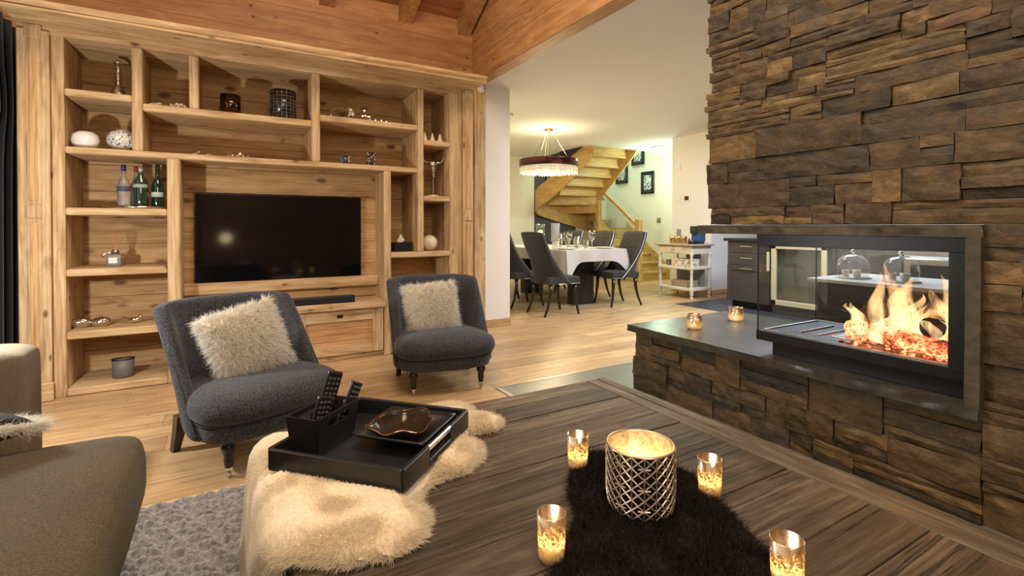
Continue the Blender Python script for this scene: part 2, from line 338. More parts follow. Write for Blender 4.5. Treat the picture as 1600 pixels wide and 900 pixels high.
def tube(bm, pts, r, seg=8, cap=True):
    pts = [Vector(p) for p in pts]; n = len(pts); rings = []
    rs = r if hasattr(r, '__len__') else [r]*n
    up = Vector((0, 0, 1))
    for i, p in enumerate(pts):
        d = (pts[min(i+1, n-1)]-pts[max(i-1, 0)]).normalized()
        a = d.cross(up)
        if a.length < 1e-3: a = d.cross(Vector((1, 0, 0)))
        a.normalize(); b = d.cross(a)
        rings.append([bm.verts.new(p+rs[i]*(a*math.cos(2*PI*k/seg)+b*math.sin(2*PI*k/seg))) for k in range(seg)])
    for a, b in zip(rings, rings[1:]):
        for k in range(seg): bm.faces.new((a[k], a[(k+1) % seg], b[(k+1) % seg], b[k]))
    if cap: bm.faces.new(rings[0]); bm.faces.new(rings[-1])
    return bm
def prism(bm, poly, z0, z1):
    a = [bm.verts.new((x, y, z0)) for x, y in poly]; b = [bm.verts.new((x, y, z1)) for x, y in poly]; n = len(poly)
    for i in range(n): bm.faces.new((a[i], a[(i+1) % n], b[(i+1) % n], b[i]))
    bm.faces.new(a); bm.faces.new(b); return bm
def prism_axis(bm, poly, ax, a0, a1):
    """poly in the other two axes (order: remaining axes), extruded along ax"""
    def P(u, v, t): return {'X': (t, u, v), 'Y': (u, t, v), 'Z': (u, v, t)}[ax]
    a = [bm.verts.new(P(u, v, a0)) for u, v in poly]; b = [bm.verts.new(P(u, v, a1)) for u, v in poly]; n = len(poly)
    for i in range(n): bm.faces.new((a[i], a[(i+1) % n], b[(i+1) % n], b[i]))
    bm.faces.new(a); bm.faces.new(b); return bm
def slabsurf(bm, F, nu, nv):
    """closed slab from F(u,v,w), u,v in 0..1, w 0/1"""
    g = [[[bm.verts.new(F(i/nu, j/nv, w_)) for j in range(nv+1)] for i in range(nu+1)] for w_ in (0, 1)]
    for i in range(nu):
        for j in range(nv):
            bm.faces.new((g[0][i][j], g[0][i+1][j], g[0][i+1][j+1], g[0][i][j+1]))
            bm.faces.new((g[1][i][j], g[1][i][j+1], g[1][i+1][j+1], g[1][i+1][j]))
    for i in range(nu):
        for j in (0, nv): bm.faces.new((g[0][i][j], g[0][i+1][j], g[1][i+1][j], g[1][i][j]))
    for j in range(nv):
        for i in (0, nu): bm.faces.new((g[0][i][j], g[0][i][j+1], g[1][i][j+1], g[1][i][j]))
    return bm
def supsh(th, a, b, n=.6):
    c, s = math.cos(th), math.sin(th)
    return a*math.copysign(abs(c)**n, c), b*math.copysign(abs(s)**n, s)
def strands(pts, length, width, m, name, parent, jitter=.4, curl=.3, segs=2, comb=None, rnd=random):
    """pts: list of (pos, normal); one mesh of tapered hairs"""
    V = []; Fc = []; FN = []
    for p, n in pts:
        p = Vector(p); n = Vector(n).normalized(); FN.extend(tuple(n)*(2*segs+1))
        d = (n+Vector((rnd.gauss(0, jitter), rnd.gauss(0, jitter), rnd.gauss(0, jitter)))).normalized()
        if comb is not None: d = (d+Vector(comb)).normalized()
        side = d.cross(Vector((rnd.random()-.5, rnd.random()-.5, rnd.random()-.5))).normalized()
        bend = Vector((rnd.gauss(0, curl), rnd.gauss(0, curl), rnd.gauss(0, curl)-curl*.5))
        L = length*rnd.uniform(.6, 1.15); b0 = len(V)
        for k in range(segs):
            f = k/segs; q = p+d*L*f+bend*L*f*f; ww = width*(1-f*.6)
            V.append(q-side*ww); V.append(q+side*ww)
        V.append(p+d*L+bend*L)
        for k in range(segs-1): Fc.append((b0+2*k, b0+2*k+1, b0+2*k+3, b0+2*k+2))
        Fc.append((b0+2*segs-2, b0+2*segs-1, b0+2*segs))
    me = bpy.data.meshes.new(name); me.from_pydata([tuple(v) for v in V], [], Fc); me.update()
    me.attributes.new('fn', 'FLOAT_VECTOR', 'POINT').data.foreach_set('vector', FN)
    return obj(name, me, m, parent)
def sphere(bm, c, r, sz=1, sub=2, sx=1, sy=1):
    ret = bmesh.ops.create_icosphere(bm, subdivisions=sub, radius=r)
    bmesh.ops.scale(bm, verts=ret['verts'], vec=(sx, sy, sz)); bmesh.ops.translate(bm, verts=ret['verts'], vec=c); return bm
def hvsphere(bm, c, r, sz=1): return lathe(bm, [(r*math.sin(PI*i/16), -r*sz*math.cos(PI*i/16)) for i in range(17)], c, 28)
def xa(px, Y):   # x of something seen in column px on the wall plane Y
    t = (px-800)/770; return Y*(.5+.866*t)/(.866-.5*t)

# ================================================================ SETTING
WY = 4.9      # far wall of the living room
structure('floor', bx(-2.2, 9.5, -3.3, 10.6, -.08, 0), 'floor')
bm = nb(); box(bm, 1.65, 3.6, -3, 3.03, 0, .004)
o = structure('trim_1', bm, 'tile'); o.name = 'tile_floor_patch'
bm = nb(); box(bm, 1.64, 3.61, 3.03, 3.045, 0, .006); box(bm, 1.62, 1.65, 2.0, 3.045, 0, .006); structure('trim_1', bm, 'steel')
bm = nb()
for x in (2.25, 2.85, 3.45): box(bm, x-.0015, x+.0015, 1.0, 3.03, .0038, .0045)
for y in (1.83, 2.43): box(bm, 1.65, 3.6, y-.0015, y+.0015, .0038, .0045)
structure('trim_2', bm, 'black_metal')
o = structure('kitchen_tile_floor', bx(5.66, 9.4, -3, 5.04, 0, .005), 'tile_dark')
# far wood wall, built with the shelving recess in front of it
structure('wall_back', bx(-2.0, 2.46, WY, WY+.12, 0, 5.6), 'spruce_wall')
structure('wall_left', bx(-2.1, -1.98, -3.2, WY+.12, 0, 5.6), 'white')
structure('wall_front', bx(-2.1, 9.4, -3.2, -3.08, 0, 7.6), 'spruce_wall')
# dropped beam wall between wooden roof and white ceiling
structure('trim_3', bx(2.325, 2.46, -3.1, WY, 2.735, 6.6), 'spruce_beam')
structure('trim_4', bx(2.318, 2.462, -3.1, WY, 2.695, 2.735, bev=.006), 'rafter')
structure('trim_5', bx(2.325, 2.46, WY-.06, WY, 0, 2.70, bev=.004), 'pine_z')
# white wall return to the right of the wood
structure('wall_right', bx(2.46, 2.80, WY, 9.62, 0, 2.70), 'white')
structure('baseboard_right', bx(2.46, 2.812, WY-.014, WY, 0, .09, bev=.003), 'baseboard')
structure('ceiling', bx(2.46, 9.4, -3.1, 7.52, 2.70, 2.82), 'ceil')
structure('ceiling_stair_side', bx(2.46, 6.12, 7.52, 10.6, 2.70, 2.82), 'ceil')
structure('ceiling_upper', bx(5.9, 9.4, 7.3, 10.7, 5.0, 5.1), 'ceil')
structure('wall_dining_back', bx(2.8, 6.07, 9.5, 9.62, 0, 2.70), 'cream_wall')
structure('wall_stair_back', bx(6.07, 7.25, 9.5, 9.62, 0, 5), 'dark_wall')
structure('wall_stair_end', bx(7.25, 8.32, 9.5, 9.62, 0, 5), 'cream_wall')
structure('wall_stair_right', bx(8.2, 8.32, 6.17, 9.5, 0, 5), 'cream_wall')
structure('wall_stair_upper', bx(6.12, 8.3, 7.42, 7.52, 2.82, 5), 'cream_wall')
structure('wall_kitchen_pier', bx(6.85, 9.4, 5.35, 6.17, 0, 2.70), 'white')
structure('wall_kitchen_right', bx(9.3, 9.4, -3.1, 5.4, 0, 2.70), 'white')
bm = nb(); box(bm, 6.838, 9.2, 5.336, 5.35, 0, .09); box(bm, 6.836, 6.85, 5.336, 6.18, 0, .09); structure('baseboard_kitchen', bm, 'baseboard')
# wooden roof: boards rising towards the camera, rafters below
TAN = .56; RZ = 3.36; RIDGE = 1.3
zr = RZ+(WY-RIDGE)*TAN
bm = nb(); prism_axis(bm, [(WY+.1, RZ-.056), (RIDGE, zr), (-3.2, zr-(RIDGE+3.2)*TAN), (-3.2, zr-(RIDGE+3.2)*TAN+.1), (RIDGE, zr+.1), (WY+.1, RZ+.044)], 'X', -2.1, 2.33)
structure('roof_boards', bm, 'roof')
for i, x in enumerate((-1.45, -.72, .0, .75, 1.505, 2.15)):
    bm = nb(); W_ = .145 if x > 1 else .14
    prism_axis(bm, [(WY+.02, RZ-.17), (RIDGE, zr-.16), (RIDGE, zr), (WY+.02, RZ-.01)], 'X', x, x+W_)
    o = structure('rafter', bm, 'rafter')
# left side: window opening hidden by a black curtain
structure('window_1', bx(-1.985, -1.93, 2.6, 4.0, .9, 2.2), 'screen')

# ================================================================ WALL UNIT
F = 4.3; BK = 4.78
U = thing('wall_unit', (.45, F, 0), 0, 'large built-in shelving unit of old pale pine with television niche and open compartments', 'shelving unit')
def up(name, bm, m, **k): return obj(name, bm, m, U, world=True, **k)
def bb(x0, x1, y0, y1, z0, z1, b=.006): return bx(x0, x1, y0, y1, z0, z1, bev=b)
up('back_panel', bx(-.93, 1.811, BK, BK+.03, 0, 2.46), 'pine_back')
def pilaster(x0, x1, st0, st1):
    xm = (x0+x1)/2
    p = up('pilaster', bb(x0, x1, F-.02, F+.06, .0, 2.40), 'pine_z')
    for z0, z1 in ((.12, 1.16), (1.30, 2.34)): obj('inlay_strip', bx(xm-.020, xm+.020, F-.026, F-.018, z0, z1, bev=.003), 'pine_red2', p, world=True)
    for zc in (1.23, 2.385): obj('block', bx(xm-.042, xm+.042, F-.030, F-.018, zc-.045, zc+.045, bev=.006), 'pine_z', p, world=True)
    up('stile', bb(st0, st1, F+.004, F+.06, 0, 2.40), 'pine_z')

pilaster(-1.155, -.998, -.995, -.93); pilaster(1.94, 2.043, 1.811, 1.937)
up('side_panel', bb(-1.155, -.93, F+.06, WY-.005, 0, 2.43), 'pine_z'); up('side_panel', bb(1.811, 2.043, F+.06, WY-.005, 0, 2.43), 'pine_z')
up('plinth_block', bb(-1.17, -.985, F-.05, F-.02, 0, .12), 'pine_x')
# cornice: stepped profile
bm = nb(); prism_axis(bm, [(WY-.005, 2.385), (F, 2.385), (F, 2.432), (4.17, 2.432), (4.165, 2.442), (4.155, 2.432), (4.0, 2.432), (3.995, 2.446), (4.01, 2.452), (3.99, 2.47), (3.985, 2.492), (WY-.005, 2.492)], 'X', -1.157, 2.045)
up('cornice', bm, 'pine_x')
T = .048
def shelf(x0, x1, ztop, t=T, y0=F): return up('shelf', bb(x0+.001, x1-.001, y0, BK, ztop-t, ztop, .007), 'pine_x')
def divider(x0, x1, z0, z1, y0=F): return up('divider', bb(x0, x1, y0, BK, z0, z1, .007), 'pine_z')
shelf(-.93, 1.499, 1.665, .045)
divider(-.573, -.512, 1.665, 2.385); shelf(-.93, -.573, 2.048)
divider(-.375, -.295, 0, 1.62)
for z in (1.259, .849, .429): shelf(-.93, -.375, z, .05)
shelf(-.93, -.375, .052, .05)
shelf(-.512, .60, 1.999, .052); divider(-.237, -.178, 1.999, 2.385); divider(.60, .664, 1.665, 2.385)
shelf(.664, 1.499, 2.052, .052)
divider(1.499, 1.554, .904, 2.385); divider(1.19, 1.251, 0, 1.62)
shelf(1.554, 1.811, 1.925, .05); shelf(1.554, 1.811, 1.415, .05); shelf(1.251, 1.811, .904, .05); shelf(1.251, 1.811, .10, .09)
# quarter round brackets of the curved divider ends
up('niche_panel', bx(-.295, 1.19, 4.60, 4.63, .50, 1.62), 'pine_back')
up('niche_rail', bb(-.295, 1.19, 4.50, 4.60, .60, .69, .008), 'pine_x')
# low cabinet
up('cabinet_top', bb(-.295, 1.19, 4.25, 4.60, .435, .495, .006), 'pine_x')
up('plinth', bb(-.295, 1.19, F+.03, F+.06, 0, .05), 'pine_x')
for x0, x1 in ((-.285, .452), (.458, 1.18)):
    d = up('door', bx(x0, x1, F+.018, F+.04, .05, .43), 'pine_red')
    for q in (x0, x1-.09): obj('stile', bx(q, q+.09, F, F+.03, .05, .43, bev=.004), 'pine_z', d, world=True)
    for q0, q1 in ((.05, .13), (.33, .43)): obj('rail', bx(x0+.09, x1-.09, F, F+.03, q0, q1, bev=.004), 'pine_x', d, world=True)
    bm = nb(); box(bm, (x0+x1)/2-.028, (x0+x1)/2+.018, F-.006, F+.004, .365, .39, bev=.002)
    obj('finger_pull', bm, 'black_metal', d, world=True)

# television and sound bar
t = thing('television', (.415, 4.55, .67), 0, 'large black flat television hanging in the pine niche', 'television')
bm = nb(); box(bm, -.225, 1.048, 4.548, 4.598, .672, 1.395, bev=.004); obj('body', bm, 'blk_plastic', t, world=True)
obj('screen', bx(-.215, 1.038, 4.5455, 4.549, .69, 1.388), 'screen', t, world=True)
obj('lower_bezel', bx(-.225, 1.048, 4.543, 4.55, .670, .684, bev=.001), 'steel', t, world=True)
obj('standby_light', bx(.86, .868, 4.541, 4.544, .665, .671), emis('red_standby', (1, .1, .05), 5), t, world=True)
s = thing('soundbar', (.4, 4.29, .495), 0, 'long black sound bar lying on the low cabinet below the television', 'speaker')
obj('housing', bx(-.12, .93, 4.262, 4.345, .4955, .552, bev=.005, seg=2), 'blk_plastic', s, world=True)
obj('grille', bx(-.10, .91, 4.259, 4.263, .503, .545), fabric('black_speaker_cloth', (.006,.006,.006), (.02,.02,.02), 500), s, world=True)

# ================================================================ THINGS ON THE SHELVES
def lathe_obj(name, prof, loc, m, label=None, cat=None, parent=None, seg=28, group=None, sx=1, sy=1, smooth=True):
    o = obj(name, lathe(nb(), prof, (0, 0, 0), seg, sx, sy), m, parent, smooth=smooth); o.location = loc
    if label: tag(o, label, cat, group)
    return o
Z1 = 2.0495
# decanter
d = thing('decanter', (-.68, 4.53, Z1), 0, 'tall slim silvered glass decanter alone in the top left compartment', 'decanter')
lathe_obj('body', [(0, 0), (.05, 0), (.05, .01), (.047, .04), (.038, .075), (.02, .095), (.017, .105)], (0,0,0), 'silver', parent=d)
lathe_obj('neck', [(.017, .1), (.015, .14), (.018, .17), (.014, .20), (.017, .23), (.013, .25)], (0,0,0), 'silver', parent=d)
lathe_obj('stopper', [(.013, .25), (.028, .262), (.03, .27), (.012, .285), (0, .287)], (0,0,0), 'chrome', parent=d)
Z1 = 1.6655
lathe_obj('globe_vase', [(0, .0), (.035, 0), (.070, .025), (.078, .06), (.070, .098), (.042, .120), (.0, .126)], (-.845, 4.42, Z1), 'white_cer', 'plain white flattened ceramic globe on the upper left shelf', 'ornament')
def scroll():
    t = NT('black_scroll_pattern'); n = t.noise(t.coord(), 24, 1, .4, 2.6); e = t.ramp(n, [(.44, 0), (.47, 1), (.53, 1), (.56, 0)])
    return t.set(col=t.mix(e, (.78, .75, .70), (.02, .02, .03)), rough=.25)
lathe_obj('scroll_ball', [(.088*math.sin(PI*i/16), .078-.078*math.cos(PI*i/16)) for i in range(17)], (-.645, 4.42, Z1), scroll(), 'white ball painted with black scrolls beside the plain white globe', 'ornament')
# bottles on their tray
Z1 = 1.2595
tr = thing('bottle_tray', (-.56, 4.49, Z1), 0, 'round silver tray under the four bottles', 'tray')
lathe_obj('plate', [(0, .004), (.16, .004), (.165, .018), (.172, .018), (.168, .0), (0, 0)], (0,0,0), 'chrome', parent=tr, seg=40)
for s_ in (-1, 1):
    bm = nb(); tube(bm, [(s_*(.165), -.03, .015), (s_*.205, -.03, .022), (s_*.215, 0, .024), (s_*.205, .03, .022), (s_*.165, .03, .015)], .004, 6)
    obj('handle', bm, 'chrome', tr)
def bottle(x, y, h, r, m, capm, label, neck=.38, lab=(.80,.80,.78), labz=(.25,.5), name='liquor_bottle', sq=1):
    b = thing(name, (x, y, 1.264), 0, label, 'bottle', 'bottles on the silver tray')
    zs = h*(1-neck)
    lathe_obj('body', [(0, 0), (r*.92, 0), (r, .01), (r, zs*.82), (r*.8, zs*.95), (r*.38, zs+.03), (r*.32, h*.88), (r*.36, h*.885), (r*.36, h*.9), (0, h*.9)], (0,0,0), m, parent=b)
    lathe_obj('cap', [(0, h), (r*.37, h), (r*.38, h*.86), (0, h*.86)], (0,0,0), capm, parent=b)
    bm = nb(); z0, z1 = zs*labz[0], zs*labz[1]; n = 14
    v0 = [[bm.verts.new((1.015*r*math.cos(a), 1.015*r*math.sin(a), z)) for a in [PI+.35+(PI-.7)*i/n for i in range(n+1)]] for z in (z0, z1)]
    for i in range(n): bm.faces.new((v0[0][i], v0[0][i+1], v0[1][i+1], v0[1][i]))
    o = obj('paper_label', bm, plain(name+'_label', lab, .6), b, smooth=True)
    sm = o.modifiers.new('solid', 'SOLIDIFY'); sm.thickness = .0008
    return b
bottle(-.640, 4.44, .31, .040, 'glass_bottle', plain('blue_cap', (.02, .03, .12), .3), 'clear spirit bottle with dark blue cap, leftmost on the silver tray', lab=(.05, .07, .12), labz=(.62, .80))
bottle(-.585, 4.55, .315, .032, 'glass_bottle', plain('red_cap', (.30, .03, .025), .3), 'clear bottle with red cap standing behind the others on the tray', lab=(.5, .1, .08), labz=(.7, .9))
bottle(-.540, 4.42, .30, .046, 'glass_green', plain('silver_cap', (.7, .68, .6), .25, .8), 'stout green bottle with silver cap in the middle of the tray', neck=.30, lab=(.30, .38, .33), labz=(.70, .82))
bottle(-.445, 4.46, .325, .040, 'glass_dkgreen', 'glass_dkgreen', 'dark green bottle with white label, rightmost on the tray', lab=(.45, .48, .42), labz=(.42, .60))
for b in [x for x in bpy.data.objects if x.name.startswith('liquor_bottle') and x.type == 'EMPTY']:
    if 'group' in b: del b['group']
# reed diffuser
d = thing('reed_diffuser', (-.70, 4.50, .8495), R(-12), 'square glass reed diffuser with white label and orange reeds on the left shelf', 'diffuser')
obj('bottle', bx(-.045, .045, -.04, .04, 0, .085, bev=.014, seg=3), 'glass_bottle', d, smooth=True)
obj('liquid', bx(-.038, .038, -.033, .033, .006, .05, bev=.008), plain('pale_liquid', (.55, .55, .52), .1, trans=.6), d)
obj('paper_label', bx(-.026, .026, -.042, -.0405, .022, .062), 'paper', d)
lathe_obj('collar', [(0, .085), (.022, .085), (.022, .112), (.014, .118), (0, .118)], (0,0,0), 'chrome', parent=d)
bm = nb()
for a, b_ in ((-.03, .01), (-.018, -.012), (-.006, .014), (.008, -.01), (.02, .012), (.032, -.004)): tube(bm, [(a*.2, b_*.2, .10), (a, b_, .235)], .0018, 5)
obj('reeds', bm, plain('orange_reed', (.55, .24, .11), .7), d)
bm = nb(); tube(bm, [(-.022, -.02, .1), (-.05, -.03, .09), (-.062, -.03, .075)], .003, 5); sphere(bm, (-.064, -.03, .07), .01, sub=1); obj('bow', bm, 'silver', d)
# silver ornaments
def hedgehog(x, label, s=1):
    bm = nb(); sphere(bm, (0, 0, .032*s), .055*s, .62, 3, 1.05, .85)
    for v in bm.verts:
        if v.co.z < .004: v.co.z = 0
        else: v.co += v.normal*(.004*noise.noise(v.co*190))
    for v in bm.verts: v.co *= 1+.06*noise.noise(v.co*120)
    for v in bm.verts:
        if v.co.z < .004: v.co.z = 0
    t_ = obj('shell_ornament', bm, 'silver', smooth=False); t_.location = (x, 4.46, .4295); tag(t_, label, 'ornament')
hedgehog(-.885, 'textured silver dome ornament, left of the pair on the lower shelf', 1.12); hedgehog(-.775, 'textured darker silver dome ornament, right of the pair on the lower shelf', 1.0)
b = thing('bird_figurine', (-.59, 4.48, .4295), R(170), 'small silver bird figurine beside the two domes', 'figurine')
bm = nb(); sphere(bm, (0, 0, .026), .026, .75, 3, 1.5, .8); obj('body', bm, 'chrome', b, smooth=True)
bm = nb(); sphere(bm, (-.036, 0, .045), .013, 1, 2); tube(bm, [(-.046, 0, .045), (-.06, 0, .043)], [.004, .0006], 6); obj('head', bm, 'chrome', b, smooth=True)
bm = nb(); tube(bm, [(.03, 0, .03), (.062, 0, .046), (.082, 0, .050)], [.010, .007, .003], 6); obj('tail', bm, 'chrome', b)
t = NT('grey_gauze_glass'); M['grey_pot'] = t.set(col=t.mix(t.noise(t.mapping(t.coord(), (1, 1, 60)), 4), (.11, .10, .10), (.17, .155, .15)), rough=.5)
p = thing('grey_tealight_pot', (-.655, 4.46, .0525), 0, 'dark grey oval candle pot on the bottom left shelf', 'candle holder')
lathe_obj('cup', [(0, 0), (.055, 0), (.062, .005), (.066, .13), (.061, .13), (.057, .01), (0, .008)], (0,0,0), 'grey_pot', parent=p, sy=.8)
lathe_obj('rim', [(.0665, .126), (.068, .133), (.060, .133), (.0605, .126)], (0,0,0), 'black_metal', parent=p, sy=.8)
# crystals
def crystal_heap(x, y, z, w_, n, label, name='crystal_ornament', rs=(.006, .015)):
    bm = nb()
    for k in range(n):
        a = random.uniform(-1, 1); r_ = random.uniform(*rs)
        zz = r_*.8+random.random()*.03*(1-abs(a))*(w_/.08)
        sphere(bm, (a*w_, random.uniform(-.6, .6)*w_*.6, zz), r_, 1, 1)
    o = obj(name, bm, 'crystal'); o.location = (x, y, z); tag(o, label, 'ornament')
crystal_heap(-.43, 4.355, 2.0, .045, 14, 'small low cluster of clear crystals left of the glass blossom', rs=(.006, .012))
crystal_heap(-.30, 4.36, 2.0, .05, 30, 'clear crystal blossom ornament beside the pine divider')
crystal_heap(-.16, 4.345, 1.6655, .06, 9, 'scattered clear beads on the long shelf behind the television niche, left heap', rs=(.004, .008))
crystal_heap(.10, 4.35, 1.6655, .09, 14, 'scattered clear beads on the long shelf behind the television niche, right heap', rs=(.004, .009))
g = thing('crystal_branch', (.93, 4.365, 2.053), 0, 'silver wire branch with clear crystal flowers on the top right shelf', 'ornament')
bm = nb()
tube(bm, [(-.17, 0, .0), (-.165, 0, .05), (-.14, 0, .085), (-.10, 0, .09), (-.03, 0, .075), (.03, 0, .055)], .0025, 5)
tube(bm, [(-.2, 0, .003), (0, .01, .006), (.28, -.01, .004)], .002, 5); tube(bm, [(.03, 0, .05), (.14, 0, .03), (.2, 0, .004)], .002, 5)
obj('wire', bm, 'chrome', g)
bm = nb()
for cx, cz, n, r_ in ((.0, .06, 12, .016), (.12, .04, 10, .014)):
    for k in range(n): sphere(bm, (cx+random.gauss(0, .02), random.gauss(0, .02), max(.012, cz+random.gauss(0, .015))), r_*random.uniform(.6, 1.1), 1, 1)
for x in (-.33, -.18, -.06, .04, .20, .25, .30): sphere(bm, (x, random.uniform(-.03, .03), .010), .010, 1, 1)
obj('flowers', bm, 'crystal', g)
# lattice votives
def lattice(bm, r, h, nt, nr, rad, z0=0.0, grid=False):
    tw = 2*PI/nt; th = h/nr
    def P(u, v): return (r*math.cos(u), r*math.sin(u), z0+v)
    def seg(a, b):
        n = max(1, int(abs(a[0]-b[0])/(2*PI)*28)+1)
        tube(bm, [P(a[0]+(b[0]-a[0])*k/n, a[1]+(b[1]-a[1])*k/n) for k in range(n+1)], rad, 4, cap=False)
    for i in range(nt):
        for j in range(nr):
            u, v = i*tw, j*th
            if grid: seg((u, v), (u, v+th)); seg((u, v), (u+tw, v)); continue
            seg((u, v), (u+tw, v+th)); seg((u+tw, v), (u, v+th))
            seg((u+tw/2, v), (u+tw, v+th/2)); seg((u+tw, v+th/2), (u+tw/2, v+th)); seg((u+tw/2, v+th), (u, v+th/2)); seg((u, v+th/2), (u+tw/2, v))
            if nt >= 9: seg((u, v), (u, v+th)); seg((u+tw/2, v), (u+tw/2, v+th)); seg((u+tw*.25, v+th/2), (u+tw*.75, v+th/2))
def lattice_votive(x, y, z, r, h, label, nt=8, nr=2):
    t_ = thing('lattice_candle_holder', (x, y, z), 0, label, 'candle holder')
    lathe_obj('cup', [(0, 0), (r, 0), (r, h), (r*.93, h), (r*.92, .006), (0, .006)], (0,0,0), plain('black_cup', (.010, .010, .012), .2, spec=.7), parent=t_)
    bm = nb(); lattice(bm, r*1.01, h, nt, nr, r*(.022 if nt < 9 else .016), 0, nt > 9); obj('lattice', bm, 'silver', t_)
lattice_votive(.885, 4.42, 1.6655, .044, .075, 'short black candle holder with silver lattice, the lower of two', 7, 1)
lattice_votive(1.11, 4.42, 1.6655, .042, .12, 'taller black candle holder with silver lattice beside the short one', 7, 2)
lattice_votive(.40, 4.45, 2.0, .098, .24, 'tall dark cylinder with silver ring pattern, right of the plain bronze one', 18, 9)
h_ = thing('bronze_candle_holder', (.025, 4.46, 2.0), 0, 'plain dark bronze cylinder holder on the upper shelf', 'candle holder')
lathe_obj('cup', [(0, 0), (.070, 0), (.072, .16), (.067, .16), (.065, .006), (0, .006)], (0,0,0), 'brass', parent=h_, seg=40)
lathe_obj('candle', [(0, .006), (.05, .006), (.05, .10), (0, .10)], (0,0,0), 'cream_cer', parent=h_)
# right column
for i, (x, lb) in enumerate(((1.60, 'white ceramic fir tree, leftmost of three on the narrow right shelf'), (1.675, 'white ceramic fir tree, middle one of three on the narrow right shelf'), (1.75, 'white ceramic fir tree, rightmost of three on the narrow right shelf'))):
    lathe_obj('ceramic_tree', [(0, 0), (.030, 0), (.031, .005), (.022, .03), (.020, .032), (.014, .055), (.004, .085), (0, .09)], (x, 4.40, 1.9255), 'cream_cer', lb, 'ornament')
k = thing('skull_sculpture', (1.69, 4.42, 1.4155), 0, 'silver horned cattle skull on a thin stand in the narrow right column', 'sculpture')
lathe_obj('base', [(0, 0), (.055, 0), (.055, .012), (.045, .016), (0, .016)], (0,0,0), 'cream_cer', parent=k, sy=.8)
obj('rod', tube(nb(), [(0, 0, .014), (0, 0, .22)], .003, 6), 'chrome', k)
bm = nb(); rings = []
for z, wx, wy, yo in ((.335, .022, .016, .0), (.325, .036, .024, 0), (.30, .040, .028, 0), (.275, .034, .026, -.003), (.25, .019, .020, -.006), (.22, .015, .016, -.008), (.195, .019, .014, -.010), (.18, .012, .009, -.010)):
    rings.append([bm.verts.new((wx*math.cos(a), yo+wy*math.sin(a), z)) for a in [2*PI*i/14 for i in range(14)]])
for a, b in zip(rings, rings[1:]):
    for i in range(14): bm.faces.new((a[i], a[(i+1) % 14], b[(i+1) % 14], b[i]))
bm.faces.new(rings[0]); bm.faces.new(rings[-1])
sk = obj('skull', bm, 'silver', k, smooth=True)
bm = nb()
for s_ in (-1, 1): sphere(bm, (s_*.021, -.024, .288), .010, 1.1, 1)
sphere(bm, (-.006, -.022, .215), .0045, 2, 1); sphere(bm, (.006, -.022, .215), .0045, 2, 1); obj('eye_sockets', bm, 'black_metal', sk)
for s_ in (-1, 1): obj('horn', tube(nb(), [(s_*.03, 0, .322), (s_*.07, 0, .322), (s_*.095, 0, .340), (s_*.108, 0, .375), (s_*.106, 0, .400)], [.012, .011, .008, .005, .001], 8), 'silver', k, smooth=True)
o = obj('cream_ball', hvsphere(nb(), (0, 0, .075), .075), 'cream_cer', smooth=True); o.location = (1.655, 4.42, .9045); tag(o, 'smooth cream ball on the right shelf next to the tissue box', 'ornament')
tb = thing('tissue_box', (1.385, 4.45, .9045), R(8), 'black leather tissue box with a white tissue sticking out', 'tissue box')
obj('box', bx(-.085, .085, -.065, .065, 0, .085, bev=.004), 'leather', tb)
bm = nb(); lathe(bm, [(.03, .08), (.035, .10), (.024, .12), (.02, .135), (.006, .155), (0, .157)], (0,0,0), 12, 1, .5)
for v in bm.verts: v.co += Vector((noise.noise(v.co*40), noise.noise(v.co*37), 0))*.014
obj('tissue', bm, 'paper', tb)
# sensors on the walls
s = thing('wall_sensor', (2.40, WY-.075, 2.63), 0, 'round white sensor near the top of the wooden post', 'sensor')
obj('housing', tube(nb(), [(0, .045, 0), (0, 0, 0), (0, -.02, 0)], [.045, .045, .030], 20), 'white_cer', s); obj('lens', tube(nb(), [(.03, -.022, .0), (.03, -.028, 0)], .008, 10), 'black_metal', s)
s = thing('small_camera', (2.815, WY+.03, 2.43), 0, 'small white spot fitting on the edge of the white wall', 'sensor')
obj('mount', bx(-.016, .01, -.02, .02, -.02, .02, bev=.004), 'white_cer', s); obj('head', tube(nb(), [(.0, 0, 0), (.035, -.02, -.01)], .016, 12), 'chrome', s)
# curtain
bm = nb(); n = 60
for w_ in (0,):
    top = []
    def cf(u, v, w2):
        z = .02+v*2.5; pinch = 1-.30*math.exp(-((z-1.95)/.22)**2)
        y = 4.86-(1-u)*1.1*pinch
        return (-1.30+.035*math.sin(u*44)*(.6+.4*v)+.012*w2 - .05*(1-pinch), y, z)
    slabsurf(bm, cf, n, 16)
o = obj('curtain', bm, 'black_velour', smooth=True); tag(o, 'black floor-length curtain hanging beside the left end of the wall unit', 'curtain')

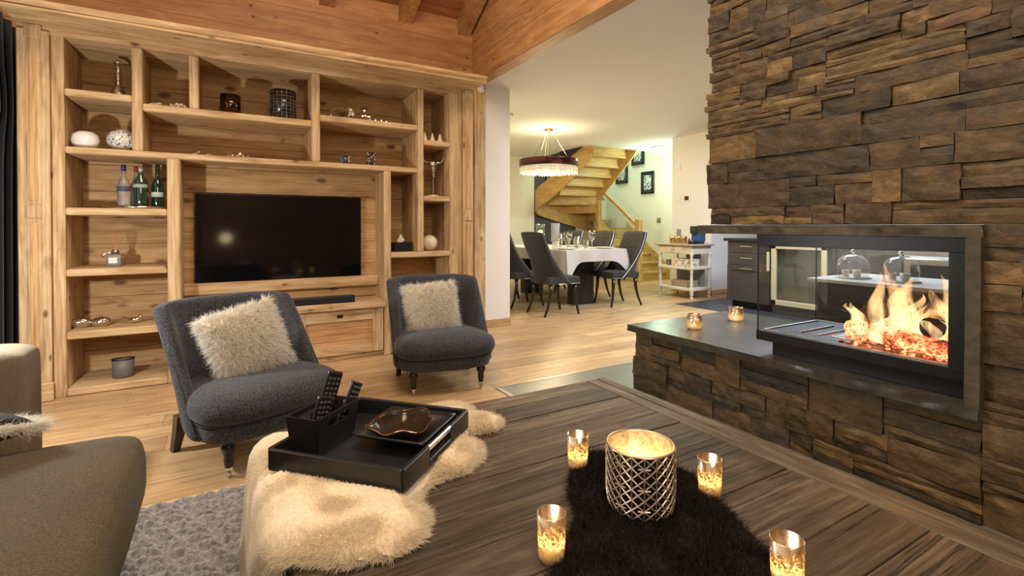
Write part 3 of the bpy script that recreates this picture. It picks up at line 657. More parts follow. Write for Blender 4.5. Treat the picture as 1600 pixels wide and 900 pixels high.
# ================================================================ STONE FIREPLACE
FX = 2.462
def stones(bm, ax, fixed, out, a0, a1, z0, z1, skip=None, depth=.09, rag0=0, rag1=0, hmin=.075, hmax=.15):
    """ledger stones on a plane: ax 'Y' -> plane X=fixed, running in Y; ax 'X' -> plane Y=fixed, running in X"""
    def one(s0, s1, b0, b1):
        if skip and skip((s0+s1)/2, (b0+b1)/2): return
        pr_ = random.uniform(.0, .012) if random.random() < .85 else random.uniform(.012, .022)
        if rag1 and s1 > a1-.03: s1 += random.uniform(-.012, .012)
        g = .0012; nx = max(2, int((s1-s0)/.045)); nz = max(2, int((b1-b0)/.03))
        seed = random.random()*100; tl = random.gauss(0, .004); grid = []
        for i in range(nx+1):
            row = []
            for j in range(nz+1):
                u = s0+g+(s1-s0-2*g)*i/nx; v = b0+g+(b1-b0-2*g)*j/nz
                e = pr_+.007*noise.noise(Vector((u*9+seed, v*26, seed)))+.004*noise.noise(Vector((u*30, v*50, seed)))+tl*(i/nx-.5)*2
                if i in (0, nx) or j in (0, nz): e -= .0045
                uu = u+(.006*noise.noise(Vector((v*30, seed, 3))) if i in (0, nx) else 0)
                vv = v+(.0045*noise.noise(Vector((u*14, seed, 9))) if j in (0, nz) else 0)
                row.append(bm.verts.new((fixed+out*e, uu, vv) if ax == 'Y' else (uu, fixed+out*e, vv)))
            grid.append(row)
        for i in range(nx):
            for j in range(nz): bm.faces.new((grid[i][j], grid[i+1][j], grid[i+1][j+1], grid[i][j+1]))
        ring = [grid[i][0] for i in range(nx+1)]+[grid[nx][j] for j in range(1, nz+1)]+[grid[i][nz] for i in range(nx-1, -1, -1)]+[grid[0][j] for j in range(nz-1, 0, -1)]
        bk = []
        for v in ring:
            c = v.co.copy(); c[0 if ax == 'Y' else 1] = fixed-out*depth*.5; bk.append(bm.verts.new(c))
        for i in range(len(ring)):
            j = (i+1) % len(ring); bm.faces.new((ring[i], ring[j], bk[j], bk[i]))
        bm.faces.new(bk)
    z = z0
    while z < z1-.004:
        h = random.uniform(hmin, hmax)
        if z1-z-h < .05: h = z1-z
        y = a0+random.uniform(-1, 1)*rag0; end = a1+random.uniform(-1, 1)*rag1
        while y < end-.003:
            L = random.choice((.13, .19, .26, .34, .46))*random.uniform(.8, 1.2)
            if end-y-L < .10: L = end-y
            q = random.random()
            if q < .38 and h > .05: one(y, y+L, z, z+h)
            elif q < .82 or L < .15:
                c = random.uniform(.35, .65)
                for b0, b1 in ((0, c), (c, 1)):
                    if random.random() < .45 and L > .22:
                        m = random.uniform(.3, .7); one(y, y+L*m, z+h*b0, z+h*b1); one(y+L*m, y+L, z+h*b0, z+h*b1)
                    else: one(y, y+L, z+h*b0, z+h*b1)
            else:
                c1, c2 = random.uniform(.25, .4), random.uniform(.6, .75)
                for b0, b1 in ((0, c1), (c1, c2), (c2, 1)): one(y, y+L, z+h*b0, z+h*b1)
            y += L
        z += h
    return bm
FY0 = .715; FY1 = 1.945; FB = -1.6; FXB = 3.24
fp = thing('stone_fireplace', (2.9, .8, 0), 0, 'tall fireplace of stacked brown slate with a long raised stone hearth', 'fireplace')
bm = nb()
stones(bm, 'Y', FX, -1, FB, FY1, 1.145, 3.6, rag1=.022)
stones(bm, 'Y', FX, -1, FB, FY0, 0, 1.145)
stones(bm, 'X', FY1-.03, 1, FX+.02, FXB, 1.145, 3.6, rag0=.01)
obj('chimney_stonework', bm, 'stone', fp, world=True)
bm = nb(); box(bm, FX+.03, FXB, FY0-.02, FY1-.06, 1.145, 2.70); box(bm, FX+.03, FXB, FB, FY0-.10, 0, 2.70); obj('chimney_core', bm, 'black_metal', fp, world=True)
bm = nb(); stones(bm, 'Y', FX, -1, FY0, 2.535, 0, .405, rag1=.014, hmin=.09, hmax=.14); stones(bm, 'X', 2.51, 1, FX+.02, 3.5, 0, .405)
obj('hearth_stonework', bm, 'stone', fp, world=True)
obj('hearth_core', bx(FX+.03, 3.5, FY0-.05, 2.49, 0, .405), 'black_metal', fp, world=True)
bm = nb(); box(bm, 2.415, 3.545, FY0-.0, 2.575, .407, .45)
bmesh.ops.subdivide_edges(bm, edges=bm.edges, cuts=40, use_grid_fill=True)
for v in bm.verts:
    if v.co.x < 2.43 or v.co.y > 2.56: v.co += Vector((noise.noise(v.co*20)*.006, noise.noise(v.co*19+Vector((5,5,5)))*.006, 0))
obj('hearth_slab', bm, 'slab', fp, world=True)
# rough lintel slab under the chimney and the upright frame
bm = nb(); box(bm, 2.425, FXB, FY0-.001, 1.985, 1.092, 1.14)
bmesh.ops.subdivide_edges(bm, edges=bm.edges, cuts=30, use_grid_fill=True)
for v in bm.verts:
    if v.co.x < 2.45 or v.co.y > 1.96: v.co += Vector((noise.noise(v.co*26)*.008, noise.noise(v.co*23)*.006, 0))
obj('lintel_slab', bm, 'slab_edge', fp, world=True)
bm = nb(); box(bm, 2.425, 2.60, FY0-.001, FY0+.044, .40, 1.095)
bmesh.ops.subdivide_edges(bm, edges=bm.edges, cuts=20, use_grid_fill=True)
for v in bm.verts:
    if v.co.x < 2.43: v.co.x += noise.noise(v.co*24)*.005
obj('frame_upright', bm, 'slab_edge', fp, world=True)

# glass firebox
gx0, gx1, gy0, gy1 = 2.475, 3.05, FY0+.052, 1.645
fb = thing('glass_firebox', (2.76, 1.2, .451), 0, 'black steel firebox with three glass sides set between hearth and chimney', 'fireplace insert')
bm = nb(); box(bm, gx0, gx1, gy0, gy1, .525, .575, bev=.002); box(bm, gx0+.055, gx1-.055, gy0, gy1-.06, .451, .525); obj('base', bm, 'black_metal', fp and fb, world=True)
bm = nb(); box(bm, gx0, gx1, gy0, gy1, 1.03, 1.091, bev=.002); obj('top_frame', bm, 'black_metal', fb, world=True)
for q in (gx0, gx1-.05): obj('side_frame', bx(q, q+.05, gy0, gy0+.058, .575, 1.03), 'black_metal', fb, world=True)
obj('fire_back', bx(gx0+.05, gx1-.05, gy0, gy0+.012, .575, 1.03), plain('fireclay', (.10, .085, .065), .9), fb, world=True)
for nm, b in (('glass_pane', (gx0+.006, gx0+.010, gy0+.058, gy1-.006, .575, 1.03)), ('glass_pane', (gx0+.010, gx1-.010, gy1-.010, gy1-.006, .575, 1.03)), ('glass_pane', (gx1-.010, gx1-.006, gy0+.058, gy1-.006, .575, 1.03))):
    obj(nm, bx(*b), 'pane', fb, world=True)
bm = nb()
for b in ((gx0+.022, gx0+.030, gy0+.06, gy1-.03, .575, .581), (gx1-.03, gx1-.022, gy0+.06, gy1-.03, .575, .581), (gx0+.03, gx1-.03, gy1-.034, gy1-.020, .575, .581)): box(bm, *b)
obj('inner_trim', bm, 'steel', fb, world=True)
bm = nb()
for i in range(2): box(bm, gx0+.13, gx1-.13, gy1-.17-.09*i, gy1-.163-.09*i, .575, .583)
for i in range(7): box(bm, gx0+.16+.045*i, gx0+.185+.045*i, gy1-.50, gy1-.30, .575, .580)
obj('grate', bm, 'steel', fb, world=True)
for q in (gx0+.004, gx1-.008): obj('corner_seal', bx(q, q+.004, gy1-.010, gy1-.004, .575, 1.03), 'black_metal', fb, world=True)
def log(p0, p1, r, m, label, sq=False):
    p0, p1 = Vector(p0), Vector(p1); n = 9; bm = nb(); rings = []
    d = (p1-p0).normalized(); a = d.cross(Vector((0,0,1))).normalized(); b = a.cross(d); K = 14
    for i in range(n+1):
        c = p0.lerp(p1, i/n); ring = []
        for k in range(K):
            th = 2*PI*k/K; rr = r*(1+.16*noise.noise(Vector((i*.6, math.cos(th)*1.6, math.sin(th)*1.6+r*90))))
            if sq: rr *= 1/max(abs(math.cos(th)), abs(math.sin(th)))*.86
            ring.append(bm.verts.new(c+a*math.cos(th)*rr+b*math.sin(th)*rr))
        rings.append(ring)
    for q, s_ in zip(rings, rings[1:]):
        for k in range(K): bm.faces.new((q[k], q[(k+1) % K], s_[(k+1) % K], s_[k]))
    bm.faces.new(rings[0]); bm.faces.new(rings[-1])
    mid = (p0+p1)/2
    o = obj('log', bm, m, smooth=False, origin=mid); tag(o, label, 'firewood'); return o
log((2.60, 1.22, .632), (2.96, 1.26, .640), .050, 'ember', 'square-ended glowing red log at the left of the fire', True)
log((2.58, .85, .618), (2.66, 1.17, .632), .040, 'ember', 'glowing log lying along the front of the fire')
log((2.72, .90, .625), (2.76, 1.14, .63), .045, 'ember', 'glowing log half hidden behind the front log')
log((2.90, .84, .63), (2.92, 1.17, .63), .046, 'char', 'charred log lying along the rear of the fire')
log((2.60, .92, .700), (2.94, 1.02, .735), .046, 'char', 'dark charred log lying across the top of the fire, its rounded end towards the room')
log((2.66, 1.18, .715), (2.96, 1.22, .735), .045, 'char', 'charred log resting above the square glowing log')
bm = nb()
for k in range(160):
    x, y = random.uniform(2.53, 2.98), random.uniform(.80, 1.27); sphere(bm, (x, y, .580+random.random()*.012), random.uniform(.008, .018), .6, 1)
o = obj('ember_bed', bm, 'ember'); tag(o, 'bed of glowing embers beneath the logs', 'embers', kind='stuff')
def tongue(x, y, z, h, r, lean, seed):
    bm = nb(); rings = []; n = 14; K = 12
    for i in range(n+1):
        f = i/n; rr = r*(math.sin(PI*min(1, f*.92+.10))**.8)*(1-.55*f)
        cx = x+lean[0]*f*f*h+.028*math.sin(f*7+seed)*f; cy = y+lean[1]*f*f*h+.035*math.sin(f*6+seed*1.7)*f
        rings.append([bm.verts.new((cx+rr*.6*math.cos(2*PI*k/K), cy+rr*math.sin(2*PI*k/K)*(1+.3*noise.noise(Vector((f*4, k*.7, seed)))), z+h*f)) for k in range(K)])
    for q, s_ in zip(rings, rings[1:]):
        for k in range(K): bm.faces.new((q[k], q[(k+1) % K], s_[(k+1) % K], s_[k]))
    bm.faces.new(rings[0]); bm.faces.new(rings[-1]); return bm
fl = [(2.62, 1.13, .63, .30, .045, (0, .05)), (2.64, 1.06, .62, .34, .055, (0, .10)), (2.63, 1.00, .64, .27, .05, (0, .12)), (2.66, .96, .62, .24, .045, (0, -.1)), (2.66, .89, .63, .24, .055, (0, .1)), (2.64, .84, .62, .20, .05, (0, -.05)), (2.72, .87, .64, .26, .06, (0, .1)), (2.60, 1.20, .62, .15, .05, (0, .1)), (2.74, 1.10, .66, .24, .05, (0, -.1)), (2.78, .93, .66, .26, .06, (0, 0)), (2.62, .93, .61, .18, .05, (0, .1)), (2.68, 1.02, .63, .20, .06, (0, 0)), (2.60, .86, .60, .14, .04, (0, 0)), (2.66, 1.25, .66, .10, .03, (0, .2)), (2.58, 1.12, .60, .12, .05, (0, 0))]
for i, (x, y, z, h, r_, ln) in enumerate(fl):
    if i == 0: me = nb()
    tmp = tongue(x, y, z, h, r_, ln, i*1.3); m2 = bpy.data.meshes.new('tmp'); tmp.to_mesh(m2); tmp.free(); me.from_mesh(m2); bpy.data.meshes.remove(m2)
o = obj('flames', me, 'flame', smooth=True); tag(o, 'yellow flames rising from the logs in the glass firebox', 'fire', kind='stuff')
light('fire_light', 'POINT', (2.64, 1.0, .80), 9, (1, .42, .14), .06)

# votives on the hearth
def tealight(parent, z, r=.018, h=.014, flame=True, col='wax', fz=.016):
    lathe_obj('candle', [(0, z), (r, z), (r, z+h), (r*.8, z+h-.001), (0, z+h-.002)], (0,0,0), col, parent=parent, seg=16)
    if flame:
        lathe_obj('flame', [(0, z+h+.001), (.0045, z+h+.006), (.0055, z+h+.012), (.003, z+h+.022), (0, z+h+.030)], (0,0,0), 'candle_flame', parent=parent, seg=10)
def pot_votive(x, y, label):
    t_ = thing('silver_votive', (x, y, .4505), 0, label, 'candle holder')
    lathe_obj('cup', [(0, 0), (.036, 0), (.046, .006), (.053, .025), (.054, .05), (.049, .076), (.046, .082), (.049, .094), (.046, .094), (.043, .082), (.050, .05), (.048, .02), (.034, .006), (0, .006)], (0,0,0), 'mercury', parent=t_)
    tealight(t_, .007, .02, .014)
    lathe_obj('rim', [(.0485, .091), (.050, .095), (.0455, .096), (.0455, .092)], (0,0,0), 'gold', parent=t_)
pot_votive(2.71, 2.246, 'squat mottled silver candle pot on the hearth, nearer the free end'); pot_votive(3.20, 2.285, 'squat mottled silver candle pot on the hearth, nearer the firebox and kitchen')

# ================================================================ COFFEE TABLE
TZ = .40; tx0, tx1, ty0, ty1 = .115, 1.585, .30, 1.845
ct = thing('coffee_table', ((tx0+tx1)/2, (ty0+ty1)/2, 0), 0, 'large low table of weathered grey-brown boards with mitred border, in the foreground', 'table')
bm = nb(); y = ty0; edge = .115
while y < ty1-.01:
    wd = random.choice((.13, .16, .19, .22)); wd = min(wd, ty1-y)
    if ty1-y-wd < .08: wd = ty1-y
    box(bm, tx0+.002, tx1-edge-.002, y+.001, y+wd-.001, TZ-.035, TZ+random.uniform(-.0015, .0005), bev=.002); y += wd
obj('plank_top', bm, 'weather_x', ct, world=True)
bm = nb(); box(bm, tx1-edge, tx1-edge*.48, ty0, ty1-.002, TZ-.035, TZ, bev=.003); obj('border_board', bm, 'weather_y', ct, world=True)
obj('border_board', bx(tx1-edge*.47, tx1, ty0, ty1, TZ-.05, TZ+.002, bev=.005), 'weather_y', ct, world=True)
for q in (ty1-.05, ty0+.02): obj('apron', bx(tx0+.045, tx1-.045, q, q+.03, TZ-.12, TZ-.036), 'weather_x', ct, world=True)
for q in (tx0+.01, tx1-.04): obj('apron', bx(q, q+.03, ty0+.02, ty1-.02, TZ-.10, TZ-.036), 'weather_y', ct, world=True)
for x, y in ((tx0+.015, ty1-.15), (tx0+.015, .95), (tx0+.015, ty0+.03), (tx1-.14, ty1-.15), (tx1-.14, ty0+.03)):
    obj('leg', bx(x, x+.10, y, y+.11, .0, TZ-.036, bev=.004), 'weather_z', ct, world=True)

# fur hides on the table
def inpoly(x, y, P):
    c = False; n = len(P)
    for i in range(n):
        x1, y1 = P[i]; x2, y2 = P[(i+1) % n]
        if (y1 > y) != (y2 > y) and x < (x2-x1)*(y-y1)/(y2-y1)+x1: c = not c
    return c
def edist(x, y, P):
    d = 9; n = len(P); p = Vector((x, y))
    for i in range(n):
        a, b = Vector(P[i]), Vector(P[(i+1) % n]); ab = b-a; t_ = max(0, min(1, (p-a).dot(ab)/ab.length_squared)); d = min(d, (p-a-ab*t_).length)
    return d
def hide(name, P, x_edge, thick, n, length, width, m, label, hole=None, step=.012, jitter=.45, curl=.35, segs=2, clump=.6, lean=0):
    """sheepskin: outline P in unfolded coordinates; beyond x_edge it folds down over the table edge"""
    def fold(x, y, h):
        if x >= x_edge+.02: return Vector((x, y, TZ+.003+h)), Vector((0, 0, 1))
        if x > x_edge-.03:
            a = (x_edge+.02-x)/.05*PI/2; n_ = Vector((-math.sin(a), 0, math.cos(a))); c = Vector((x_edge+.02, y, TZ-.030))
            return c+n_*(.033+h), n_
        return Vector((x_edge-.014-h-.10*max(0, x_edge-x-.03), y, TZ-.030-(x_edge-.03-x))), Vector((-1, 0, .25))
    bm = nb(); vs = {}
    xs = [p[0] for p in P]; ys = [p[1] for p in P]; x0, x1, y0, y1 = min(xs), max(xs), min(ys), max(ys)
    def V(i, j):
        if (i, j) not in vs:
            x, y = x0+i*step, y0+j*step; d = edist(x, y, P); h = thick*min(1, d/.05)**.6+.012*noise.noise(Vector((x*11, y*11, 0)))
            if hole and inpoly(x, y, hole): h = min(h, .020)
            vs[i, j] = bm.verts.new(fold(x, y, max(0, h))[0])
        return vs[i, j]
    for i in range(int((x1-x0)/step)+1):
        for j in range(int((y1-y0)/step)+1):
            if inpoly(x0+(i+.5)*step, y0+(j+.5)*step, P): bm.faces.new((V(i, j), V(i+1, j), V(i+1, j+1), V(i, j+1)))
    o = obj(name, bm, {'fur_sheep': 'skin_sheep'}.get(m, m), smooth=True); tag(o, label, 'fur rug')
    pts = []
    while len(pts) < n:
        x, y = random.uniform(x0, x1), random.uniform(y0, y1)
        if not inpoly(x, y, P) or (hole and inpoly(x, y, hole)): continue
        d = edist(x, y, P); h = thick*min(1, d/.05)**.6
        p_, n_ = fold(x, y, max(0, h-.004)); n_ = n_.copy()
        if d < .05:
            e = Vector((edist(x+.004, y, P)-edist(x-.004, y, P), edist(x, y+.004, P)-edist(x, y-.004, P), 0))
            if e.length > 0: n_ = n_-e.normalized()*(1-d/.05)*1.3
        cl = Vector((noise.noise(Vector((x*16, y*16, 1))), noise.noise(Vector((x*16, y*16, 5))), 0))*1.1
        pts.append((p_, n_.normalized()+cl*clump+Vector((-.35, -.75, 0))*(lean*min(1, d/.05))))
    strands(pts, length, width, m, 'wool', o, jitter, curl, segs)
    if lean:
        pts = []
        while len(pts) < 26000:
            x, y = random.uniform(x0, x1), random.uniform(y0, y1)
            if not inpoly(x, y, P) or (hole and inpoly(x, y, hole)): continue
            d = edist(x, y, P)
            if d > .022: continue
            e = Vector((edist(x+.004, y, P)-edist(x-.004, y, P), edist(x, y+.004, P)-edist(x, y-.004, P), 0))
            if e.length == 0: continue
            p_, n_ = fold(x, y, thick*min(1, d/.05)**.6*random.random()); e = -e.normalized()
            if x < x_edge-.02: e = Vector((0, e.y, e.x))
            pts.append((p_, n_*.35+e))
        strands(pts, .026, .0012, m, 'fringe', o, .22, .15, 2)
    return o
SHEEP = [(.80, 1.97), (.60, 2.05), (.48, 1.90), (.25, 1.82), (.02, 1.84), (-.13, 1.80), (-.20, 1.66), (-.17, 1.52), (-.15, 1.40), (.02, 1.34), (.06, 1.26), (.12, 1.17), (.20, 1.10), (.31, 1.06), (.40, 1.10), (.44, 1.17), (.42, 1.24), (.46, 1.29), (.52, 1.32), (.60, 1.32), (.68, 1.37), (.72, 1.45), (.70, 1.53), (.72, 1.56), (.83, 1.55), (.88, 1.60), (.86, 1.66), (.80, 1.71), (.86, 1.80)]
SHEEP = [(x, min(y, 1.845) if False else y) for x, y in SHEEP]
SHEEP = [(.78, 1.835), (.60, 1.845), (.48, 1.84), (.25, 1.82), (.02, 1.84), (-.13, 1.80), (-.24, 1.66), (-.22, 1.52), (-.16, 1.40), (-.02, 1.33), (.05, 1.25), (.115, 1.16), (.20, 1.09), (.31, 1.06), (.39, 1.09), (.435, 1.17), (.42, 1.24), (.46, 1.29), (.52, 1.32), (.60, 1.32), (.68, 1.37), (.72, 1.45), (.70, 1.52), (.73, 1.555), (.83, 1.545), (.88, 1.60), (.86, 1.66), (.80, 1.70), (.84, 1.78)]
TRAY = [(.407+x*math.cos(R(43))-y*math.sin(R(43)), 1.555+x*math.sin(R(43))+y*math.cos(R(43))) for x, y in ((-.232, -.225), (.232, -.225), (.232, .225), (-.232, .225))]
hide('sheepskin', SHEEP, tx0, .046, 150000, .011, .0012, 'fur_sheep', 'cream sheepskin under the black tray, hanging over the edge of the wooden table', hole=TRAY, jitter=.30, curl=.06, segs=1, clump=.22, lean=.8)
DARK = [(1.00, 1.25), (.93, 1.20), (.86, 1.15), (.80, 1.07), (.76, .98), (.68, .92), (.58, .84), (.50, .74), (.48, .60), (.55, .45), (.80, .42), (.98, .52), (1.02, .62), (1.06, .72), (1.10, .80), (1.13, .90), (1.17, .98), (1.16, 1.08), (1.10, 1.17)]
hide('dark_fur', DARK, -9, .014, 55000, .026, .0009, 'fur_black', 'black-brown fur lying under the large candle holder', jitter=.5)

# tray and what stands in it
ZT = TZ+.038
tr = thing('serving_tray', (.407, 1.555, ZT), R(133), 'square black leather tray with chrome handles on the sheepskin', 'tray')
hw, hd, hh = .213, .220, .062     # local x runs towards the right rear, local y towards the left rear
obj('base', bx(-hw, hw, -hd, hd, 0, .008), 'leather', tr)
bm = nb()
for s_ in (-1, 1): box(bm, -hw, hw, s_*hd-.007, s_*hd+.007, 0, hh, bev=.003)
for s_ in (-1, 1):
    x0, x1 = s_*hw-.007, s_*hw+.007
    box(bm, x0, x1, -hd, -.075, 0, hh, bev=.002); box(bm, x0, x1, .075, hd, 0, hh, bev=.002); box(bm, x0, x1, -.075, .075, 0, .022, bev=.002)
obj('rim', bm, 'leather', tr)
for s_ in (-1, 1): obj('handle', bx(s_*hw-.006, s_*hw+.006, -.076, .076, .046, .062, bev=.002), 'chrome', tr)
ca = thing('remote_caddy', (.262, 1.645, ZT+.009), R(43), 'black leather caddy with cut-out grip standing in the tray holding the remote controls', 'caddy')
ch, cw, cd = .115, .098, .055
def wall(bm, p0, p1, z0, z1, th, lean=0):
    p0, p1 = Vector(p0), Vector(p1); d = (p1-p0); n_ = Vector((d.y, -d.x, 0)).normalized()*th/2
    vs = []
    for z in (z0, z1):
        for p in (p0-n_, p1-n_, p1+n_, p0+n_): vs.append(bm.verts.new((p.x, p.y, z)))
    a = vs[:4]; b = vs[4:]
    for i in range(4): bm.faces.new((a[i], a[(i+1) % 4], b[(i+1) % 4], b[i]))
    bm.faces.new(a); bm.faces.new(b)
bm = nb()
for s_ in (-1, 1):
    y_ = s_*cd; G = .05
    wall(bm, (-cw, y_, 0), (cw, y_, 0), 0, ch-.042, .006); wall(bm, (-cw, y_, 0), (-G, y_, 0), ch-.042, ch-.016, .006); wall(bm, (G, y_, 0), (cw, y_, 0), ch-.042, ch-.016, .006); wall(bm, (-cw, y_, 0), (cw, y_, 0), ch-.016, ch, .006)
for s_ in (-1, 1): wall(bm, (s_*cw, -cd, 0), (s_*cw, cd, 0), 0, ch, .006)
box(bm, -cw, cw, -cd, cd, 0, .005)
for v in bm.verts: f = v.co.z/ch; v.co.x *= .90+.12*f; v.co.y *= .86+.16*f
bmesh.ops.remove_doubles(bm, verts=bm.verts, dist=.0001)
obj('case', bm, 'leather', ca)
obj('divider', bx(-.003, .003, -cd*.9, cd*.9, .005, ch*.8), 'leather', ca)
def remote(x, y, z, rz, tilt, L, wd, label, tiltx=0, btn=(8, 3)):
    t_ = thing('remote_control', (x, y, z), rz, label, 'remote control'); t_.rotation_euler = (tiltx, tilt, rz)
    obj('body', bx(-wd/2, wd/2, -.009, .009, 0, L, bev=.005, seg=2), 'blk_plastic', t_)
    bm = nb()
    for i in range(btn[0]):
        for j in range(btn[1]): box(bm, (j-(btn[1]-1)/2)*wd*.27-.0042, (j-(btn[1]-1)/2)*wd*.27+.0042, -.0115, -.009, L*.92-i*.0165-.008, L*.92-i*.0165, bev=.001)
    obj('buttons', bm, plain('grey_rubber_button', (.13, .13, .13), .5), t_)
remote(.250, 1.690, ZT+.028, R(5), R(14), .205, .048, 'black remote control leaning highest out of the leather caddy', R(8), (10, 3))
remote(.232, 1.640, ZT+.020, R(12), R(10), .150, .044, 'black remote control standing at the left front of the caddy', R(10), (5, 3))
remote(.315, 1.700, ZT+.020, R(30), R(26), .160, .044, 'shorter black remote control leaning to the right behind the others', R(5))
bw = thing('square_bowl', (.500, 1.555, ZT+.009), R(43), 'flat square black dish in the tray', 'dish')
def bf(u, v, w_):
    x, y = (u-.5)*2, (v-.5)*2; e = max(abs(x), abs(y)); s_ = .125
    return (x*s_*(1 if w_ == 0 else .97), y*s_*(1 if w_ == 0 else .97), .002+.040*e**2.2+(0 if w_ == 0 else .006))
obj('dish', slabsurf(nb(), bf, 14, 14), 'leather', bw, smooth=True)
lb = thing('leaf_bowl', (.485, 1.548, ZT+.026), R(20), 'wavy dark bronze bowl with copper rim lying in the square black dish', 'bowl')
n = 48; prof = [(0, .002), (.045, .003), (.078, .012), (.098, .030), (.106, .040)]
bm = nb(); rings = []
for inner in (0, 1):
    seq = prof if not inner else [(r_*.96, z+.004) for r_, z in reversed(prof)]
    for r_, z in seq:
        if r_ < .001: continue
        ring = []
        for k in range(n):
            th = 2*PI*k/n; wv = 1+.07*math.sin(3*th)*(r_/.1)+.05*math.sin(7*th+1)*(r_/.1)**2
            ring.append(bm.verts.new((r_*wv*math.cos(th), r_*wv*math.sin(th)*.9, z+.006*math.sin(5*th)*(r_/.1)**3)))
        rings.append(ring)
for q, s_ in zip(rings, rings[1:]):
    for k in range(n): bm.faces.new((q[k], q[(k+1) % n], s_[(k+1) % n], s_[k]))
bm.faces.new(rings[0]); bm.faces.new(rings[-1])
obj('bowl', bm, plain('dark_bronze_enamel', (.035, .022, .014), .22, .3), lb, smooth=True)
bm = nb(); tube(bm, [(1.0*.106*(1+.07*math.sin(3*t_)+.05*math.sin(7*t_+1))*math.cos(t_), .106*.9*(1+.07*math.sin(3*t_)+.05*math.sin(7*t_+1))*math.sin(t_), .042+.006*math.sin(5*t_)) for t_ in [2*PI*k/60 for k in range(61)]], .0016, 6)
obj('copper_rim', bm, plain('copper_rim', (.62, .30, .18), .25, 1), lb)

# candles on the coffee table
def glass_votive(x, y, label, s=1.0):
    t_ = thing('glass_votive', (x, y, TZ+.003), random.random(), label, 'candle holder')
    lathe_obj('cup', [(0, 0), (.026, 0), (.029, .004), (.0325, .10), (.0305, .101), (.0275, .008), (0, .012)], (0,0,0), 'mercury', parent=t_, seg=32)
    lathe_obj('candle', [(0, .0125), (.025, .0125), (.0262, .036), (.012, .034), (0, .034)], (0,0,0), 'wax', parent=t_, seg=20)
    lathe_obj('flame', [(0, .038), (.005, .043), (.006, .050), (.0035, .062), (0, .072)], (0,0,0), 'candle_flame', parent=t_, seg=10)
    light('votive_light', 'POINT', (x, y, TZ+.078), .22, CANDLE, .012)
def fc(x, y, r): return x+.5*r, y+.866*r
for (x, y), lb in (((.902, 1.163), 'lit mottled glass candle behind and left of the large lattice holder'), ((.600, .865), 'lit mottled glass candle at the left front of the table'), ((1.119, .861), 'lit mottled glass candle to the right of the large lattice holder'), ((.960, .552), 'copper-tinted glass candle cut by the bottom edge of the picture')):
    q = fc(x, y, .03); glass_votive(q[0], q[1], lb)
hx, hy = fc(.873, .852, .086)
bh = thing('lattice_hurricane', (hx, hy, TZ+.018), .2, 'large lit candle holder with dark silver star lattice on black fur', 'candle holder')
HR, HH = .0855, .158
lathe_obj('outer_shell', [(0, 0), (.070, 0), (.076, .006), (HR-.003, .035), (HR-.001, .06), (HR-.001, HH)], (0,0,0), plain('blackened_glass', (.012, .009, .007), .22, spec=.6), parent=bh, seg=48)
lathe_obj('gilded_lining', [(HR-.001, HH), (HR-.006, HH), (HR-.007, .04), (.066, .008), (0, .006)], (0,0,0), (lambda t: t.set(col=t.mix(t.ramp(t.noise(t.coord(), 60, 4, .7), [(.45, 0), (.6, 1)]), (.82, .60, .36), (.45, .30, .16)), rough=.4, metal=.4))(NT('mottled_gold_lining')), parent=bh, seg=48)
bm = nb(); lattice(bm, HR+.0005, HH-.004, 9, 3, .0021, .002)
for v in bm.verts:
    z = v.co.z
    if z < .045: f = (.078+(HR-.078)*min(1, z/.045)**.6)/HR; v.co.x *= f; v.co.y *= f
obj('lattice', bm, plain('warm_silver_lattice', (.52, .43, .33), .42, .75), bh)
lathe_obj('rim', [(HR-.006, HH-.002), (HR-.006, HH+.002), (HR+.001, HH+.002), (HR+.001, HH-.002)], (0,0,0), 'gold', parent=bh, seg=48)
lathe_obj('candle', [(0, .008), (.035, .008), (.035, .050), (0, .048)], (0,0,0), 'wax', parent=bh)
lathe_obj('flame', [(0, .052), (.006, .060), (.007, .068), (.004, .082), (0, .092)], (0,0,0), 'candle_flame', parent=bh, seg=10)
light('hurricane_light', 'POINT', (hx, hy, TZ+.125), .8, CANDLE, .015)

